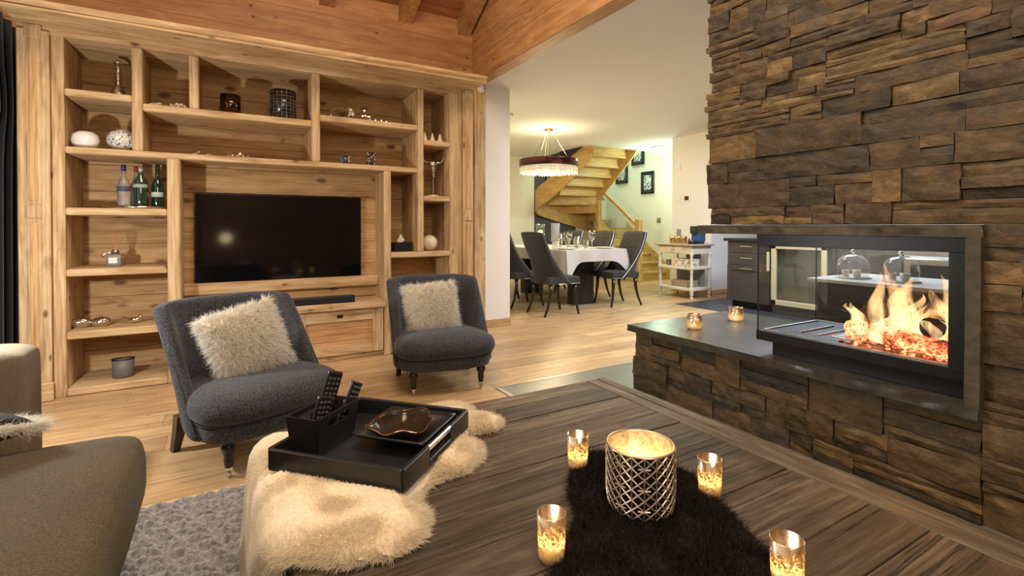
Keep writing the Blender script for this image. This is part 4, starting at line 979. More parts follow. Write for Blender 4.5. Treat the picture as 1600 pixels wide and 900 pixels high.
# ================================================================ SLIPPER CHAIRS
def make_slipper(label):
    c = thing('slipper_chair', (0,0,0), 0, label, 'armchair')
    # seat rail
    def plan(th, a, yf, yb):
        x, y = supsh(th, a, 1, .62)
        k = 1-.13*max(0, min(1, (y+.75)*1.3))-(.08*y if y > 0 else 0)
        return x*k, (y*yf if y < 0 else y*yb)
    K = 40
    def rings_of(spec):
        bm = nb(); rings = []
        for a, yf, yb, z in spec: rings.append([bm.verts.new((*plan(2*PI*k/K, a, yf, yb), z)) for k in range(K)])
        for q, s_ in zip(rings, rings[1:]):
            for k in range(K): bm.faces.new((q[k], q[(k+1) % K], s_[(k+1) % K], s_[k]))
        bm.faces.new(rings[0]); bm.faces.new(rings[-1]); return bm
    obj('seat_rail', rings_of(((.315, .285, .25, .160), (.340, .315, .28, .170), (.352, .330, .28, .225), (.345, .325, .27, .252))), 'chair_fab', c, smooth=True)
    st = obj('seat', rings_of(((.33, .305, .24, .238), (.362, .338, .24, .252), (.385, .362, .25, .290), (.378, .358, .25, .335), (.345, .318, .24, .372), (.25, .22, .19, .392), (.12, .10, .10, .398))), 'chair_fab', c, smooth=True, subsurf=1)
    tb_ = nb(); tube(tb_, [(*plan(2*PI*k/40, .358, .332, .24), .249) for k in range(21, 40)], .003, 5); obj('piping', tb_, 'chair_dark', st)
    # back shell: wraps forward at the sides
    def bf(u, v, w_):
        s_ = (u-.5)*2; a = abs(s_)
        z = .165+v*(.590-.018*a**4)
        wing = (.36*(1-v)**.9+.10)*a**4.2
        y0 = .240+.120*v**1.3-wing
        x = s_*(.372-.008*(1-v))
        th = .070+.02*(1-v)
        if w_ == 0: return (x*(1-.20*a**2.2), y0-.006+.02*a**3, z-.004)
        return (x, y0+th*(1-.45*a**4), z)
    o = obj('backrest', slabsurf(nb(), bf, 26, 12), 'chair_fab', c, smooth=True, subsurf=1)
    for s_ in (0, 1):
        pts = []
        for k in range(1, 13):
            p0, p1 = Vector(bf(s_, k/12, 0)), Vector(bf(s_, k/12, 1)); pts.append(p1.lerp(p0, .16)+Vector(((.5-s_)*.030, .001, -.012*k/12)))
        obj('piping', tube(nb(), pts, .0032, 5), 'chair_dark', o)
    for s_ in (-1, 1):
        l = obj('front_leg', lathe(nb(), [(0, .178), (.030, .178), (.030, .168), (.024, .160), (.031, .150), (.033, .138), (.029, .124), (.020, .116), (.023, .110), (.020, .104), (.022, .085), (.017, .050), (.014, .046), (0, .046)], (s_*.235, -.235, 0), 20), 'ebony', c, smooth=True)
        cs = nb(); lathe(cs, [(0, .050), (.016, .050), (.016, .038), (.008, .034), (0, .034)], (s_*.235, -.235, 0), 14)
        tube(cs, [(s_*.235-.006, -.230, .017), (s_*.235+.006, -.230, .017)], .017, 16); obj('castor', cs, 'chrome', l)
        bm = nb(); a0 = [(s_*.235, .19), (s_*.285, .19), (s_*.285, .245), (s_*.235, .245)]; a1 = [(s_*.255, .245), (s_*.287, .245), (s_*.287, .280), (s_*.255, .280)]
        r0 = [bm.verts.new((x, y, .19)) for x, y in a0]; rm = [bm.verts.new(((x*.62+p*.38), (y*.62+q*.38), .10)) for (x, y), (p, q) in zip(a0, a1)]; r1 = [bm.verts.new((x, y, 0)) for x, y in a1]
        for q, s2 in ((r0, rm), (rm, r1)):
            for k in range(4): bm.faces.new((q[k], q[(k+1) % 4], s2[(k+1) % 4], s2[k]))
        bm.faces.new(r0); bm.faces.new(r1); obj('rear_leg', bm, 'dark_wood', c)
    return c

c1 = make_slipper('charcoal wool slipper chair nearer the sofa, left of the two, with turned front legs')
c1.location = (.119, 2.865, 0); c1.rotation_euler = (0, 0, R(24))
c2 = copy_tree(c1); c2.location = (1.34, 3.36, 0); c2.rotation_euler = (0, 0, R(-9.6)); c2['label'] = 'charcoal wool slipper chair beside the white wall, right of the two, farther from the sofa'
# fluffy cushions
def cushion_bm(s, t):
    def cf(u, v, w_):
        x, y = (u-.5)*2, (v-.5)*2; e = (1-abs(x)**2.6)*(1-abs(y)**2.6); p = 1-.06*(1-abs(x))*(abs(y))-.0
        px_ = x*s*(1-.07*(1-y*y)); py_ = y*s*(1-.07*(1-x*x))
        return (px_, (1 if w_ else -1)*(.004+t*e**.55), py_)
    return slabsurf(nb(), cf, 16, 16)
def fluffy(loc, rot, label):
    c = thing('fur_cushion', loc, 0, label, 'cushion'); c.rotation_euler = rot
    bm = cushion_bm(.185, .062); bmesh.ops.recalc_face_normals(bm, faces=bm.faces); bm.normal_update()
    pts = []
    fs = [f for f in bm.faces]; ar = [f.calc_area() for f in fs]
    for f in random.choices(fs, ar, k=20000):
        a_, b_, c_, d_ = [v.co for v in f.verts][:4]; u, v = random.random(), random.random()
        p = a_.lerp(b_, u).lerp(d_.lerp(c_, u), v); cl = Vector((noise.noise(p*34), 0, noise.noise(p*34+Vector((9,9,9)))))
        out = Vector((p.x, 0, p.z)); e = max(abs(p.x), abs(p.z))/.185
        pts.append((p, (f.normal*(.75-.45*e**3)+cl*.8+out*2.6*e+Vector((0, 0, -.42))).normalized()))
    b = obj('cover', bm, 'skin_cream', c, smooth=True)
    strands(pts, .046, .0020, 'fur_cream', 'pile', b, .30, .10, 2)
    return c
fluffy((.085, 2.90, .530), (R(-20), R(-12), R(24)), 'square cream shaggy fur cushion on the left slipper chair')
fluffy((1.300, 3.43, .525), (R(-18), R(-4), R(-8)), 'square cream shaggy fur cushion on the right slipper chair')

# ================================================================ RUG AND SOFA
def rugf():
    bm = nb(); x0, x1, y0, y1, st = -.62, 1.5, .2, 2.43, .0085
    nx, ny = int((x1-x0)/st), int((y1-y0)/st); vs = []
    for i in range(nx+1):
        row = []
        for j in range(ny+1):
            x, y = x0+i*st, y0+j*st
            b_ = y/.060; k = math.floor(b_); f = b_-k-.5
            braid = (1-(2*abs(f))**2.2)*.6+.4
            q = math.sin(x/.040*2*PI*.5+(1 if f > 0 else -1)*abs(f)*7+k*2.1)
            h = .010+.030*braid*(.5+.5*q)+.011*noise.noise(Vector((x*48, y*48, 0)))+.005*noise.noise(Vector((x*95, y*95, 3)))
            h *= min(1, (y1-y)/.03+.05, (x-x0)/.03+.05)
            row.append(bm.verts.new((x, y, max(.001, h))))
        vs.append(row)
    for i in range(nx):
        for j in range(ny): bm.faces.new((vs[i][j], vs[i+1][j], vs[i+1][j+1], vs[i][j+1]))
    return bm
t = NT('grey_knitted_wool'); co = t.coord(); M['rug'] = t.set(col=t.mix(t.ramp(t.noise(co, 60, 4, .7), [(.3, 0), (.7, 1)]), (.075, .062, .05), (.33, .31, .29)), rough=1, sheen=.4, normal=t.bump(t.noise(t.mapping(co, (1, 2.4, 1)), 130, 3, .7), .8, .004))
o = obj('knitted_rug', rugf(), 'rug', smooth=True); tag(o, 'chunky grey knitted wool rug under the coffee table and sofa', 'rug')

so = thing('sofa', (-1.1, 1.4, 0), 0, 'large taupe fabric sofa with one broad seat cushion running into the left foreground', 'sofa')
def soft(name, x0, x1, y0, y1, z0, z1, b, m='sofa_fab', sag=.0, puff=.012, parent=None):
    bm = nb(); box(bm, x0, x1, y0, y1, z0, z1)
    bmesh.ops.subdivide_edges(bm, edges=bm.edges, cuts=14, use_grid_fill=True)
    cx, cy, cz = (x0+x1)/2, (y0+y1)/2, (z0+z1)/2; hx_, hy_, hz_ = (x1-x0)/2, (y1-y0)/2, (z1-z0)/2
    for v in bm.verts:
        p = v.co-Vector((cx, cy, cz)); q = Vector((max(-hx_+b, min(hx_-b, p.x)), max(-hy_+b, min(hy_-b, p.y)), max(-hz_+b, min(hz_-b, p.z))))
        d = p-q
        if d.length > 0: p = q+d.normalized()*b
        u, w2 = p.x/hx_, p.y/hy_
        p.z += (puff*(1-u*u)*(1-w2*w2)-sag*(1-u*u)*(1-w2*w2))*(1 if p.z > 0 else 0)
        p += Vector((noise.noise(p*5), noise.noise(p*5+Vector((7,7,7))), noise.noise(p*6+Vector((3,3,3)))))*.008
        v.co = p+Vector((cx, cy, cz))
    return obj(name, bm, m, parent or so, world=True, smooth=True, subsurf=1)
soft('seat_base', -1.75, -.30, .2, 2.00, .06, .26, .03)
soft('seat_cushion', -1.45, -.225, .35, 2.045, .245, .475, .075, puff=.02)
soft('arm', -1.75, -.715, 2.74, 2.96, .06, .625, .045, 'sofa_cord')
soft('seat_base', -1.75, -.85, 1.95, 2.76, .06, .34, .03)
soft('backrest', -1.95, -1.60, .2, 2.96, .06, .80, .07)
for y in (.4, 1.8): obj('foot', bx(-.50, -.42, y, y+.06, 0.005, .065), 'dark_wood', so, world=True)
for y in (2.8,): obj('foot', bx(-.85, -.78, y, y+.06, 0, .065), 'dark_wood', so, world=True)
# dark cushion with cream fringe on the sofa
cu = thing('fringed_cushion', (-.71, 2.06, .535), 0, 'dark brown cushion with cream fur fringe lying on the sofa at the left edge', 'cushion'); cu.rotation_euler = (R(80), R(10), R(25))
bm = cushion_bm(.17, .045); obj('cover', bm, 'fur_black', cu, smooth=True)
pts = []
for k in range(9000):
    s_ = random.random()*8-4; side = int(random.random()*4); u = random.uniform(-1, 1)
    x, z = [(u, 1), (u, -1), (1, u), (-1, u)][side]
    p = Vector((x*.165, random.gauss(0, .006), z*.165)); pts.append((p, (p.x, random.gauss(0, .03), p.z)))
strands(pts, .035, .0012, 'fur_cream', 'fringe', cu, .25, .3)
# lamp on the far side of the sofa arm (just out of the picture)
la = thing('floor_lamp', (-1.34, 3.16, 0), 0, 'floor lamp with a curved arm beside the sofa', 'lamp')
obj('base', lathe(nb(), [(0, 0), (.13, 0), (.13, .015), (.02, .025), (0, .025)], seg=32), 'black_metal', la)
obj('pole', tube(nb(), [(0, 0, .02), (0, 0, 1.20), (.03, -.03, 1.28), (.12, -.11, 1.32), (.24, -.21, 1.30), (.31, -.28, 1.20)], .009, 8), 'black_metal', la)
obj('socket', tube(nb(), [(.31, -.28, 1.20), (.31, -.28, 1.12)], .018, 12), 'chrome', la)
gl = thing('globe_lamp', (-.03, -2.5, 0), 0, 'globe lamp on a slim stand behind the viewer, mirrored in the television', 'lamp')
obj('stand', lathe(nb(), [(0, 0), (.12, 0), (.12, .015), (.012, .03), (.012, .80), (0, .80)]), 'black_metal', gl)
o = obj('globe', hvsphere(nb(), (0, 0, 0), .10), emis('lit_globe', (1, .78, .42), 9), gl, smooth=True); o.location = (0, 0, .895)
light('floor_lamp_light', 'POINT', (-1.03, 2.88, 1.04), 56, (.97, .95, .93), .03)

# ================================================================ DINING ROOM
TT = .81; dx0, dx1, dy0, dy1 = 3.93, 5.00, 5.36, 7.55
dt = thing('dining_table', ((dx0+dx1)/2, (dy0+dy1)/2, 0), 0, 'long dining table on dark panel legs under a silver-grey cloth', 'table')
obj('tabletop', bx(dx0+.01, dx1-.01, dy0+.01, dy1-.01, TT-.05, TT-.004), 'ebony', dt, world=True)
for y in (5.62, 6.95): obj('panel_leg', bx(4.27, 4.62, y, y+.16, 0.02, TT-.05), 'ebony', dt, world=True)
obj('foot', bx(4.22, 4.67, 5.58, 5.82, 0, .02), 'steel', dt, world=True)
bm = nb(); per = []; n = 120
x0, x1, y0, y1 = dx0-.006, dx1+.006, dy0-.006, dy1+.006; Lx, Ly = x1-x0, y1-y0
for k in range(n):
    s_ = k/n*2*(Lx+Ly)
    if s_ < Lx: p = (x0+s_, y0, 0, -1)
    elif s_ < Lx+Ly: p = (x1, y0+s_-Lx, 1, 0)
    elif s_ < 2*Lx+Ly: p = (x1-(s_-Lx-Ly), y1, 0, 1)
    else: p = (x0, y1-(s_-2*Lx-Ly), -1, 0)
    per.append(p)
cor = [(x0, y0), (x1, y0), (x1, y1), (x0, y1)]
rows = []
for j in range(8):
    row = []
    for k, (x, y, nx_, ny_) in enumerate(per):
        dc, cc = min((math.hypot(x-c[0], y-c[1]), c) for c in cor); q = math.exp(-(dc/.125)**1.7)
        drop = .16+.24*q; f = j/7; z = TT-.001-drop*f
        out = (.012+.05*f*q+.018*f*math.sin(k*.9)*(1-q))
        mx, my = (x-(x0+x1)/2), (y-(y0+y1)/2)
        row.append(bm.verts.new((x+nx_*out+(.035*q*f*math.copysign(1, mx)), y+ny_*out+(.035*q*f*math.copysign(1, my)), z)))
    rows.append(row)
for a, b in zip(rows, rows[1:]):
    for k in range(n): bm.faces.new((a[k], a[(k+1) % n], b[(k+1) % n], b[k]))
bm.faces.new(rows[0])
o = obj('tablecloth', bm, 'cloth', smooth=False); m_ = o.modifiers.new('s', 'SOLIDIFY'); m_.thickness = .003; m_.offset = 1
tag(o, 'silver-grey cloth with pointed hanging corners over the dining table', 'tablecloth')
def make_dining(label):
    c = thing('dining_chair', (0,0,0), 0, label, 'chair')        # faces local -y
    def sf(u, v, w_):
        x, y = (u-.5)*2, (v-.5)*2
        return (x*.235*(1-.03*y), y*.235, .40+(0 if w_ == 0 else .09+.02*(1-x*x)*(1-y*y)))
    obj('seat', slabsurf(nb(), sf, 10, 10), 'dining_fab', c, smooth=False, bevel=.012)
    def bf(u, v, w_):
        s_ = (u-.5)*2; a = abs(s_); z = .40+v*.665-.015*a**2*v
        wing = (.30*(1-v)**2.2)*a**3+.03*a**2
        y0 = .215+.13*v**1.5-wing; hw_ = .245-.012*v+.012*math.sin(v*PI)
        return (s_*hw_*(.97 if w_ == 0 else 1.03), y0+(.055 if w_ else 0), z)
    bk = obj('backrest', slabsurf(nb(), bf, 14, 12), 'dining_fab', c, smooth=True)
    for s_ in (0, 1):
        pts = [Vector(bf(s_, k/14, 0)).lerp(Vector(bf(s_, k/14, 1)), .5)+Vector(((s_-.5)*.008, 0, 0)) for k in range(15)]
        obj('nail_trim', tube(nb(), pts, .003, 5), 'steel', bk)
    bm = nb()
    for i in range(3):
        for j in range(3):
            u, v = .25+.25*i, .45+.19*j; p = Vector(bf(u, v, 0)); sphere(bm, p+Vector((0, -.002, 0)), .010, 1, 1)
    obj('tufting_buttons', bm, 'ebony', bk)
    obj('nail_trim', tube(nb(), [(-.237, .1, .405), (-.237, -.236, .405), (.237, -.236, .405), (.237, .1, .405)], .003, 5), 'steel', c)
    for sx in (-1, 1):
        for sy in (-1, 1):
            y = sy*.19; k = .05 if sy < 0 else .10
            pts = [(sx*.19, y, .41), (sx*.192, y+sy*.005, .28), (sx*.20, y+sy*k*.45, .12), (sx*.208, y+sy*k, 0)]
            obj('leg', tube(nb(), pts, [.026, .023, .018, .015], 8), 'ebony', c, smooth=True)
    return c
dc = make_dining('dark tufted dining chair with its back turned, nearest on the left of the table')
spots = [(3.70, 5.30, 90, None), (3.66, 6.07, 90, 'dark dining chair partly cut by the white wall, second on the left of the table'), (3.72, 6.85, 90, 'dark dining chair behind the hurricane candle, farthest on the left'),
         (4.90, 5.45, -95, 'dark dining chair at the right corner of the cloth, its tufted front visible'), (5.06, 6.30, -90, 'dark dining chair seen through the wine glasses, middle one on the right side'), (5.04, 7.08, -90, 'dark dining chair nearest the stair wall, farthest on the right side')]
for i, (x, y, a, lb) in enumerate(spots):
    c = dc if i == 0 else copy_tree(dc)
    c.location = (x, y, 0); c.rotation_euler = (0, 0, R(a))
    if lb: c['label'] = lb
# on the table
def wine_glass(x, y, label, s=1.0):
    t_ = thing('wine_glass', (x, y, TT+.003), 0, label, 'glass', 'wine glasses on the dining table')
    lathe_obj('foot', [(0, 0), (.038*s, 0), (.036*s, .003), (.005, .008), (0, .008)], (0,0,0), 'clear', parent=t_, seg=20)
    lathe_obj('stem', [(.005, .006), (.004, .10*s), (0, .105*s)], (0,0,0), 'crystal', parent=t_, seg=8)
    lathe_obj('bowl', [(0, .10*s), (.022*s, .11*s), (.044*s, .145*s), (.046*s, .175*s), (.036*s, .225*s), (.034*s, .225*s), (.044*s, .175*s), (.041*s, .147*s), (.02*s, .114*s), (0, .105*s)], (0,0,0), 'clear', parent=t_, seg=20)
for x, y, s, lb in ((4.62, 5.66, 1.15, 'large wine glass nearest the camera, right of the tumblers'), (4.18, 5.80, 1.05, 'wine glass beside the tall cut glass vase'), (4.50, 6.05, 1.0, 'wine glass between the tumblers and the bright lantern')):
    wine_glass(x, y, lb, s)
for i, (x, y, h, lb) in enumerate(((4.42, 5.78, .15, 'clear tumbler standing in front of its neighbours on the table'), (4.50, 5.86, .17, 'tall clear water glass to the right of the front tumbler'), (4.36, 5.90, .13, 'short clear tumbler beside the lantern'), (4.56, 5.72, .12, 'small clear tumbler left of the large wine glass'))):
    o = lathe_obj('tumbler', [(0, 0), (.030, 0), (.036, h), (.034, h), (.028, .006), (0, .006)], (x, y, TT+.003), 'clear', lb, 'glass')
def plate(x, y, label):
    t_ = thing('dinner_plate', (x, y, TT+.003), 0, label, 'plate')
    lathe_obj('plate', [(0, 0), (.09, 0), (.145, .016), (.143, .019), (.09, .005), (0, .004)], (0,0,0), 'white_cer', parent=t_, seg=36)
    bm = nb(); z = .010
    box(bm, -.035, .035, -.07, .07, z-.004, z+.006, bev=.003); obj('napkin', bm, fabric('grey_napkin', (.32,.31,.30), (.42,.41,.40)), t_)
for x, y, lb in ((4.10, 5.60, 'white plate near the left front corner of the table'), (4.80, 5.60, 'white plate at the right front of the table'), (4.10, 6.30, 'white plate in front of the middle left chair'), (4.82, 6.35, 'white plate in front of the middle right chair')): plate(x, y, lb)
h_ = thing('hurricane_vase', (4.17, 6.35, TT+.003), 0, 'footed clear hurricane glass with a tall cream candle at the left of the table', 'candle holder')
lathe_obj('glass', [(0, 0), (.06, 0), (.055, .01), (.012, .03), (.012, .06), (.05, .09), (.068, .16), (.062, .30), (.070, .36), (.067, .36), (.059, .30), (.064, .16), (.04, .095), (0, .08)], (0,0,0), 'clear', parent=h_)
lathe_obj('candle', [(0, .09), (.040, .09), (.040, .26), (0, .265)], (0,0,0), 'wax', parent=h_)
h_ = thing('cut_glass_vase', (4.17, 5.95, TT+.003), 0, 'tall straight cut glass vase on a short foot, left of the wine glasses', 'vase')
t = NT('engraved_glass'); t.set(col=(.80, .82, .80), rough=.12, trans=.6, normal=t.bump(t.vor(t.coord(), 60), .6, .004)); M['cut'] = t.m
lathe_obj('foot', [(0, 0), (.055, 0), (.05, .01), (.02, .03), (.035, .07), (.05, .10), (0, .10)], (0,0,0), 'cut', parent=h_)
lathe_obj('body', [(0, .10), (.062, .105), (.064, .37), (.060, .37), (.058, .11), (0, .11)], (0,0,0), 'cut', parent=h_)
l_ = thing('lantern', (4.52, 6.40, TT+.003), 0, 'small square glass lantern with bright candle in the middle of the table', 'lantern')
bm = nb()
for sx in (-1, 1):
    for sy in (-1, 1): box(bm, sx*.052-.004, sx*.052+.004, sy*.052-.004, sy*.052+.004, 0, .20)
box(bm, -.056, .056, -.056, .056, .20, .21); box(bm, -.056, .056, -.056, .056, 0, .008); obj('frame', bm, 'chrome', l_)
obj('glass', bx(-.049, .049, -.049, .049, .01, .195), 'clear', l_); lathe_obj('candle', [(0, .01), (.035, .01), (.035, .11), (0, .11)], (0,0,0), 'wax', parent=l_); lathe_obj('flame', [(0, .112), (.008, .122), (.008, .135), (0, .16)], (0,0,0), 'candle_flame', parent=l_)
light('lantern_light', 'POINT', (4.52, 6.40, TT+.16), 1.5, CANDLE, .03)

# chandelier
C_ = (4.48, 6.58)
ch = thing('chandelier', (C_[0], C_[1], 2.70), 0, 'round brown drum chandelier with a fringe of glass crystals above the dining table', 'chandelier')
lathe_obj('canopy', [(0, 0), (.07, 0), (.07, -.025), (0, -.03)], (0,0,0), plain('copper_canopy', (.40, .16, .10), .3, .8), parent=ch)
bm = nb()
for a in range(5): th = a*2*PI/5+.3; tube(bm, [(.045*math.cos(th), .045*math.sin(th), -.02), (.34*math.cos(th), .34*math.sin(th), -.50)], .0018, 5)
obj('cables', bm, 'steel', ch)
obj('cord', tube(nb(), [(.01, 0, -.02), (-.03, .02, -.2), (-.06, 0, -.32), (-.05, .03, -.5)], .003, 6), plain('clear_cord', (.5, .45, .3), .3), ch)
RR = .475
lathe_obj('drum_shade', [(RR, -.50), (RR, -.615), (RR-.012, -.615), (RR-.012, -.50), (RR, -.50)], (0,0,0), plain('brown_metallic_shade', (.10, .035, .030), .25, .7), parent=ch, seg=64)
lathe_obj('diffuser', [(0, -.60), (RR-.02, -.60), (RR-.02, -.606), (0, -.606)], (0,0,0), emis('lit_diffuser', (1, .82, .55), .9), parent=ch, seg=48)
bm = nb()
for k in range(760):
    if k < 300: th = 2*PI*k/300; r_ = RR-.012
    else: th = random.random()*2*PI; r_ = (RR-.03)*math.sqrt(random.random())
    L = random.uniform(.075, .115)+(.02*math.cos(r_/RR*PI/2)); x, y = r_*math.cos(th), r_*math.sin(th); a = random.random()*PI
    for z, L2 in ((-.608, L*.5), (-.608-L*.5-.004, L*.5)):
        q = [bm.verts.new((x+.0065*math.cos(a+i*PI/2), y+.0065*math.sin(a+i*PI/2), z-L2*.5)) for i in range(4)]; t0 = bm.verts.new((x, y, z)); b0 = bm.verts.new((x, y, z-L2))
        for i in range(4): bm.faces.new((q[i], q[(i+1) % 4], t0)); bm.faces.new((q[(i+1) % 4], q[i], b0))
t = NT('lit_crystal'); M['lit_crystal'] = t.set(col=(.60, .56, .50), rough=.05, trans=.3, em=(1, .84, .58), ems=.10)
o = obj('crystal_fringe', bm, 'lit_crystal', ch); o['kind'] = 'stuff'
# ceiling dome near the stairs
cl = thing('ceiling_dome_light', (7.42, 6.95, 2.699), 0, 'round white dome light on the ceiling beside the staircase', 'ceiling light')
lathe_obj('rim', [(0, 0), (.21, 0), (.215, -.02), (.205, -.03), (0, -.03)], (0,0,0), 'chrome', parent=cl, seg=40)
lathe_obj('dome', [(.20, -.03), (.19, -.07), (.14, -.11), (.07, -.13), (0, -.135)], (0,0,0), emis('lit_opal_dome', (.90, 1, .85), 7), parent=cl, seg=40)

# ================================================================ STAIRCASE
M['oak_y'] = wood('yellow_oak_stair_y', ((.44, .27, .09), (.62, .41, .15), (.74, .53, .23)), 'Y', rough=.4, knots=0, streak=.6, bump=.08)
M['oak_z'] = wood('yellow_oak_stair_z', ((.44, .27, .09), (.62, .41, .15), (.74, .53, .23)), 'Z', rough=.4, knots=0, streak=.6, bump=.08)
sc = thing('staircase', (7.2, 8.3, 0), 0, 'yellow oak half-turn staircase rising to the ceiling behind the dining table', 'staircase')
sx0, sxm, sx1 = 6.15, 7.27, 8.19; RS = .185; yb = 7.50; run = .235
def so_(name, bm, m='oak', parent=None): return obj(name, bm, m, parent or sc, world=True)
z = 0
for i in range(5):
    z = (i+1)*RS; y = yb+i*run
    so_('tread', bx(sxm+.06, sx1-.04, y-.03, y+run+.02, z-.04, z, bev=.004)); so_('riser', bx(sxm+.06, sx1-.04, y, y+.02, z-RS, z-.04))
yN = yb+5*run       # 8.675
# winders around the inner newel
cx, cy = sxm, yN; box_pts = lambda a: None
def edge(a):       # point on the outer rectangle in direction a
    dx, dy = math.cos(a), math.sin(a); k = 1e9
    if dx > 1e-6: k = min(k, (sx1-.04-cx)/dx)
    if dx < -1e-6: k = min(k, (sx0+.05-cx)/dx)
    if dy > 1e-6: k = min(k, (9.46-cy)/dy)
    return (cx+dx*k, cy+dy*k)
angs = [R(a) for a in (0, 34, 68, 112, 146, 180)]
for i in range(5):
    z = (6+i)*RS; a0, a1 = angs[i], angs[i+1]
    poly = [(cx, cy), edge(a0)]
    for ca_ in (math.atan2(9.46-cy, sx1-.04-cx), math.atan2(9.46-cy, sx0+.05-cx)):
        if a0 < ca_ < a1: poly.append(edge(ca_))
    poly.append(edge(a1))
    so_('winder_tread', prism(nb(), poly, z-.04, z))
    e0 = Vector((*edge(a0), 0)); d = (e0-Vector((cx, cy, 0))).normalized(); n_ = Vector((-d.y, d.x, 0))*.018
    pp = [(cx, cy), (e0.x, e0.y), (e0.x+n_.x, e0.y+n_.y), (cx+n_.x, cy+n_.y)]
    so_('riser', prism(nb(), pp, z-RS, z-.04))
nU = 5; runU = (yN-7.50)/nU
for i in range(nU):
    z = (11+i)*RS; y1_ = yN-i*runU
    if z > 2.9: z = 2.9
    so_('tread', bx(sx0+.05, sxm-.04, y1_-runU-.02, y1_+.03, z-.04, z, bev=.004)); so_('riser', bx(sx0+.05, sxm-.04, y1_-.01, y1_+.01, z-RS, z-.04))
def slope(name, x0, x1, pts, w_): so_(name, prism_axis(nb(), pts, 'X', x0, x1), 'oak_y')
# stringers (profile in y,z)
slope('stringer', sx1-.04, sx1, [(yb-.06, 0), (yb-.06, .30), (yN+.05, .30+5*RS+.03), (yN+.05, 5*RS-.20), (yb+.35, 0)], 0)
slope('stringer', sxm+.02, sxm+.06, [(yb+.02, 0), (yb+.02, .20), (yN, 5*RS+.12), (yN, 5*RS-.20), (yb+.30, 0)], 0)
zt = 10*RS
slope('stringer', sxm-.04, sxm, [(yN+.05, zt-.20), (yN+.05, zt+.16), (7.46, zt+.16+(yN+.05-7.46)*RS/runU), (7.46, zt-.20+(yN+.05-7.46)*RS/runU)], 0)
# outer stringer curved: rises along the back wall, then forward
bm = nb(); rows = []
path = [(7.75, 9.46, 6.7*RS), (7.3, 9.46, 7.25*RS), (6.9, 9.46, 7.75*RS), (6.45, 9.44, 8.35*RS), (6.12, 9.36, 8.75*RS), (5.93, 9.2, 9.1*RS), (5.86, 9.0, 9.6*RS), (5.90, 8.7, 10.3*RS), (5.98, 8.35, 11.5*RS), (6.06, 8.0, 12.8*RS), (6.12, 7.7, 14.0*RS), (6.15, 7.46, 15.0*RS)]
for i, (x, y, z) in enumerate(path):
    a_ = Vector(path[max(i-1, 0)][:2]+(0,)); b_ = Vector(path[min(i+1, len(path)-1)][:2]+(0,)); d = (b_-a_).normalized(); n_ = Vector((-d.y, d.x, 0))*.02
    lo, hi = -.24, .22
    rows.append([bm.verts.new((x+s_*n_.x, y+s_*n_.y, z+q)) for s_, q in ((-1, lo), (1, lo), (1, hi), (-1, hi))])
for a_, b_ in zip(rows, rows[1:]):
    for k in range(4): bm.faces.new((a_[k], a_[(k+1) % 4], b_[(k+1) % 4], b_[k]))
bm.faces.new(rows[0]); bm.faces.new(rows[-1]); so_('stringer', bm, 'oak_y')
so_('newel_post', bx(sxm-.05, sxm+.05, yN-.05, yN+.05, 0, 2.02, bev=.006), 'oak_z')
so_('newel_post', bx(sxm-.02, sxm+.10, yb-.10, yb+.02, 0, 1.28, bev=.006), 'oak_z')
so_('handrail', prism_axis(nb(), [(yb-.02, 1.10), (yb-.02, 1.17), (yN, 1.17+5*RS*.92), (yN, 1.10+5*RS*.92)], 'X', sxm+.015, sxm+.065), 'oak_y')
bm = nb(); prism_axis(bm, [(yb, .42), (yb, 1.08), (yN-.02, 1.08+5*RS*.9), (yN-.02, .42+5*RS*.95)], 'X', sxm+.036, sxm+.044); so_('glass_panel', bm, 'clear')
bm = nb(); 
for y, z in ((yb+.10, 1.02), (yN-.12, 1.75)): tube(bm, [(sxm+.02, y, z), (sxm+.06, y, z)], .03, 14)
so_('glass_clamp', bm, 'steel')
bm = nb(); prism_axis(bm, [(8.95, 2.02), (8.95, 2.62), (8.3, 2.69), (7.60, 2.69), (8.3, 2.45)], 'X', 5.985, 5.995); so_('tinted_panel', bm, 'smoke')
bm = nb()
for y, z in ((8.8, 2.15), (8.25, 2.50)): box(bm, 5.975, 6.005, y-.02, y+.02, z-.03, z+.03)
so_('panel_clip', bm, 'steel')
# pictures climbing the stair wall
def art(y0_, y1_, z0_, z1_, label, seed):
    t_ = thing('framed_picture', (8.19, (y0_+y1_)/2, (z0_+z1_)/2), 0, label, 'picture')
    bm = nb(); b = .045; X0, X1 = 8.165, 8.199
    box(bm, X0, X1, y0_, y0_+b, z0_, z1_, bev=.004); box(bm, X0, X1, y1_-b, y1_, z0_, z1_, bev=.004); box(bm, X0, X1, y0_, y1_, z0_, z0_+b, bev=.004); box(bm, X0, X1, y0_, y1_, z1_-b, z1_, bev=.004)
    obj('frame', bm, 'blk_plastic', t_, world=True)
    obj('mount', bx(8.180, 8.186, y0_+.03, y1_-.03, z0_+.03, z1_-.03), plain('dark_mount', (.03, .035, .05), .6), t_, world=True)
    k = .085; q = NT('abstract_print'); n_ = q.noise(q.coord(), 9+seed, 3, .5, 1.5)
    obj('print', bx(8.176, 8.181, y0_+k, y1_-k, z0_+k, z1_-k), q.set(col=q.ramp(n_, [(.42, (.62, .66, .66)), (.50, (.62, .66, .66)), (.53, (.03, .04, .06)), (.60, (.03, .04, .06)), (.63, (.6, .64, .64))]), rough=.4), t_, world=True)
art(7.885, 8.27, 1.87, 2.37, 'black-framed print, lowest and rightmost on the stair wall', 0)
art(8.19, 8.58, 2.55, 3.05, 'black-framed print just under the ceiling edge, highest on the stair wall', 1)
art(8.72, 9.12, 2.16, 2.68, 'black-framed print half hidden behind the upper flight of stairs', 2)

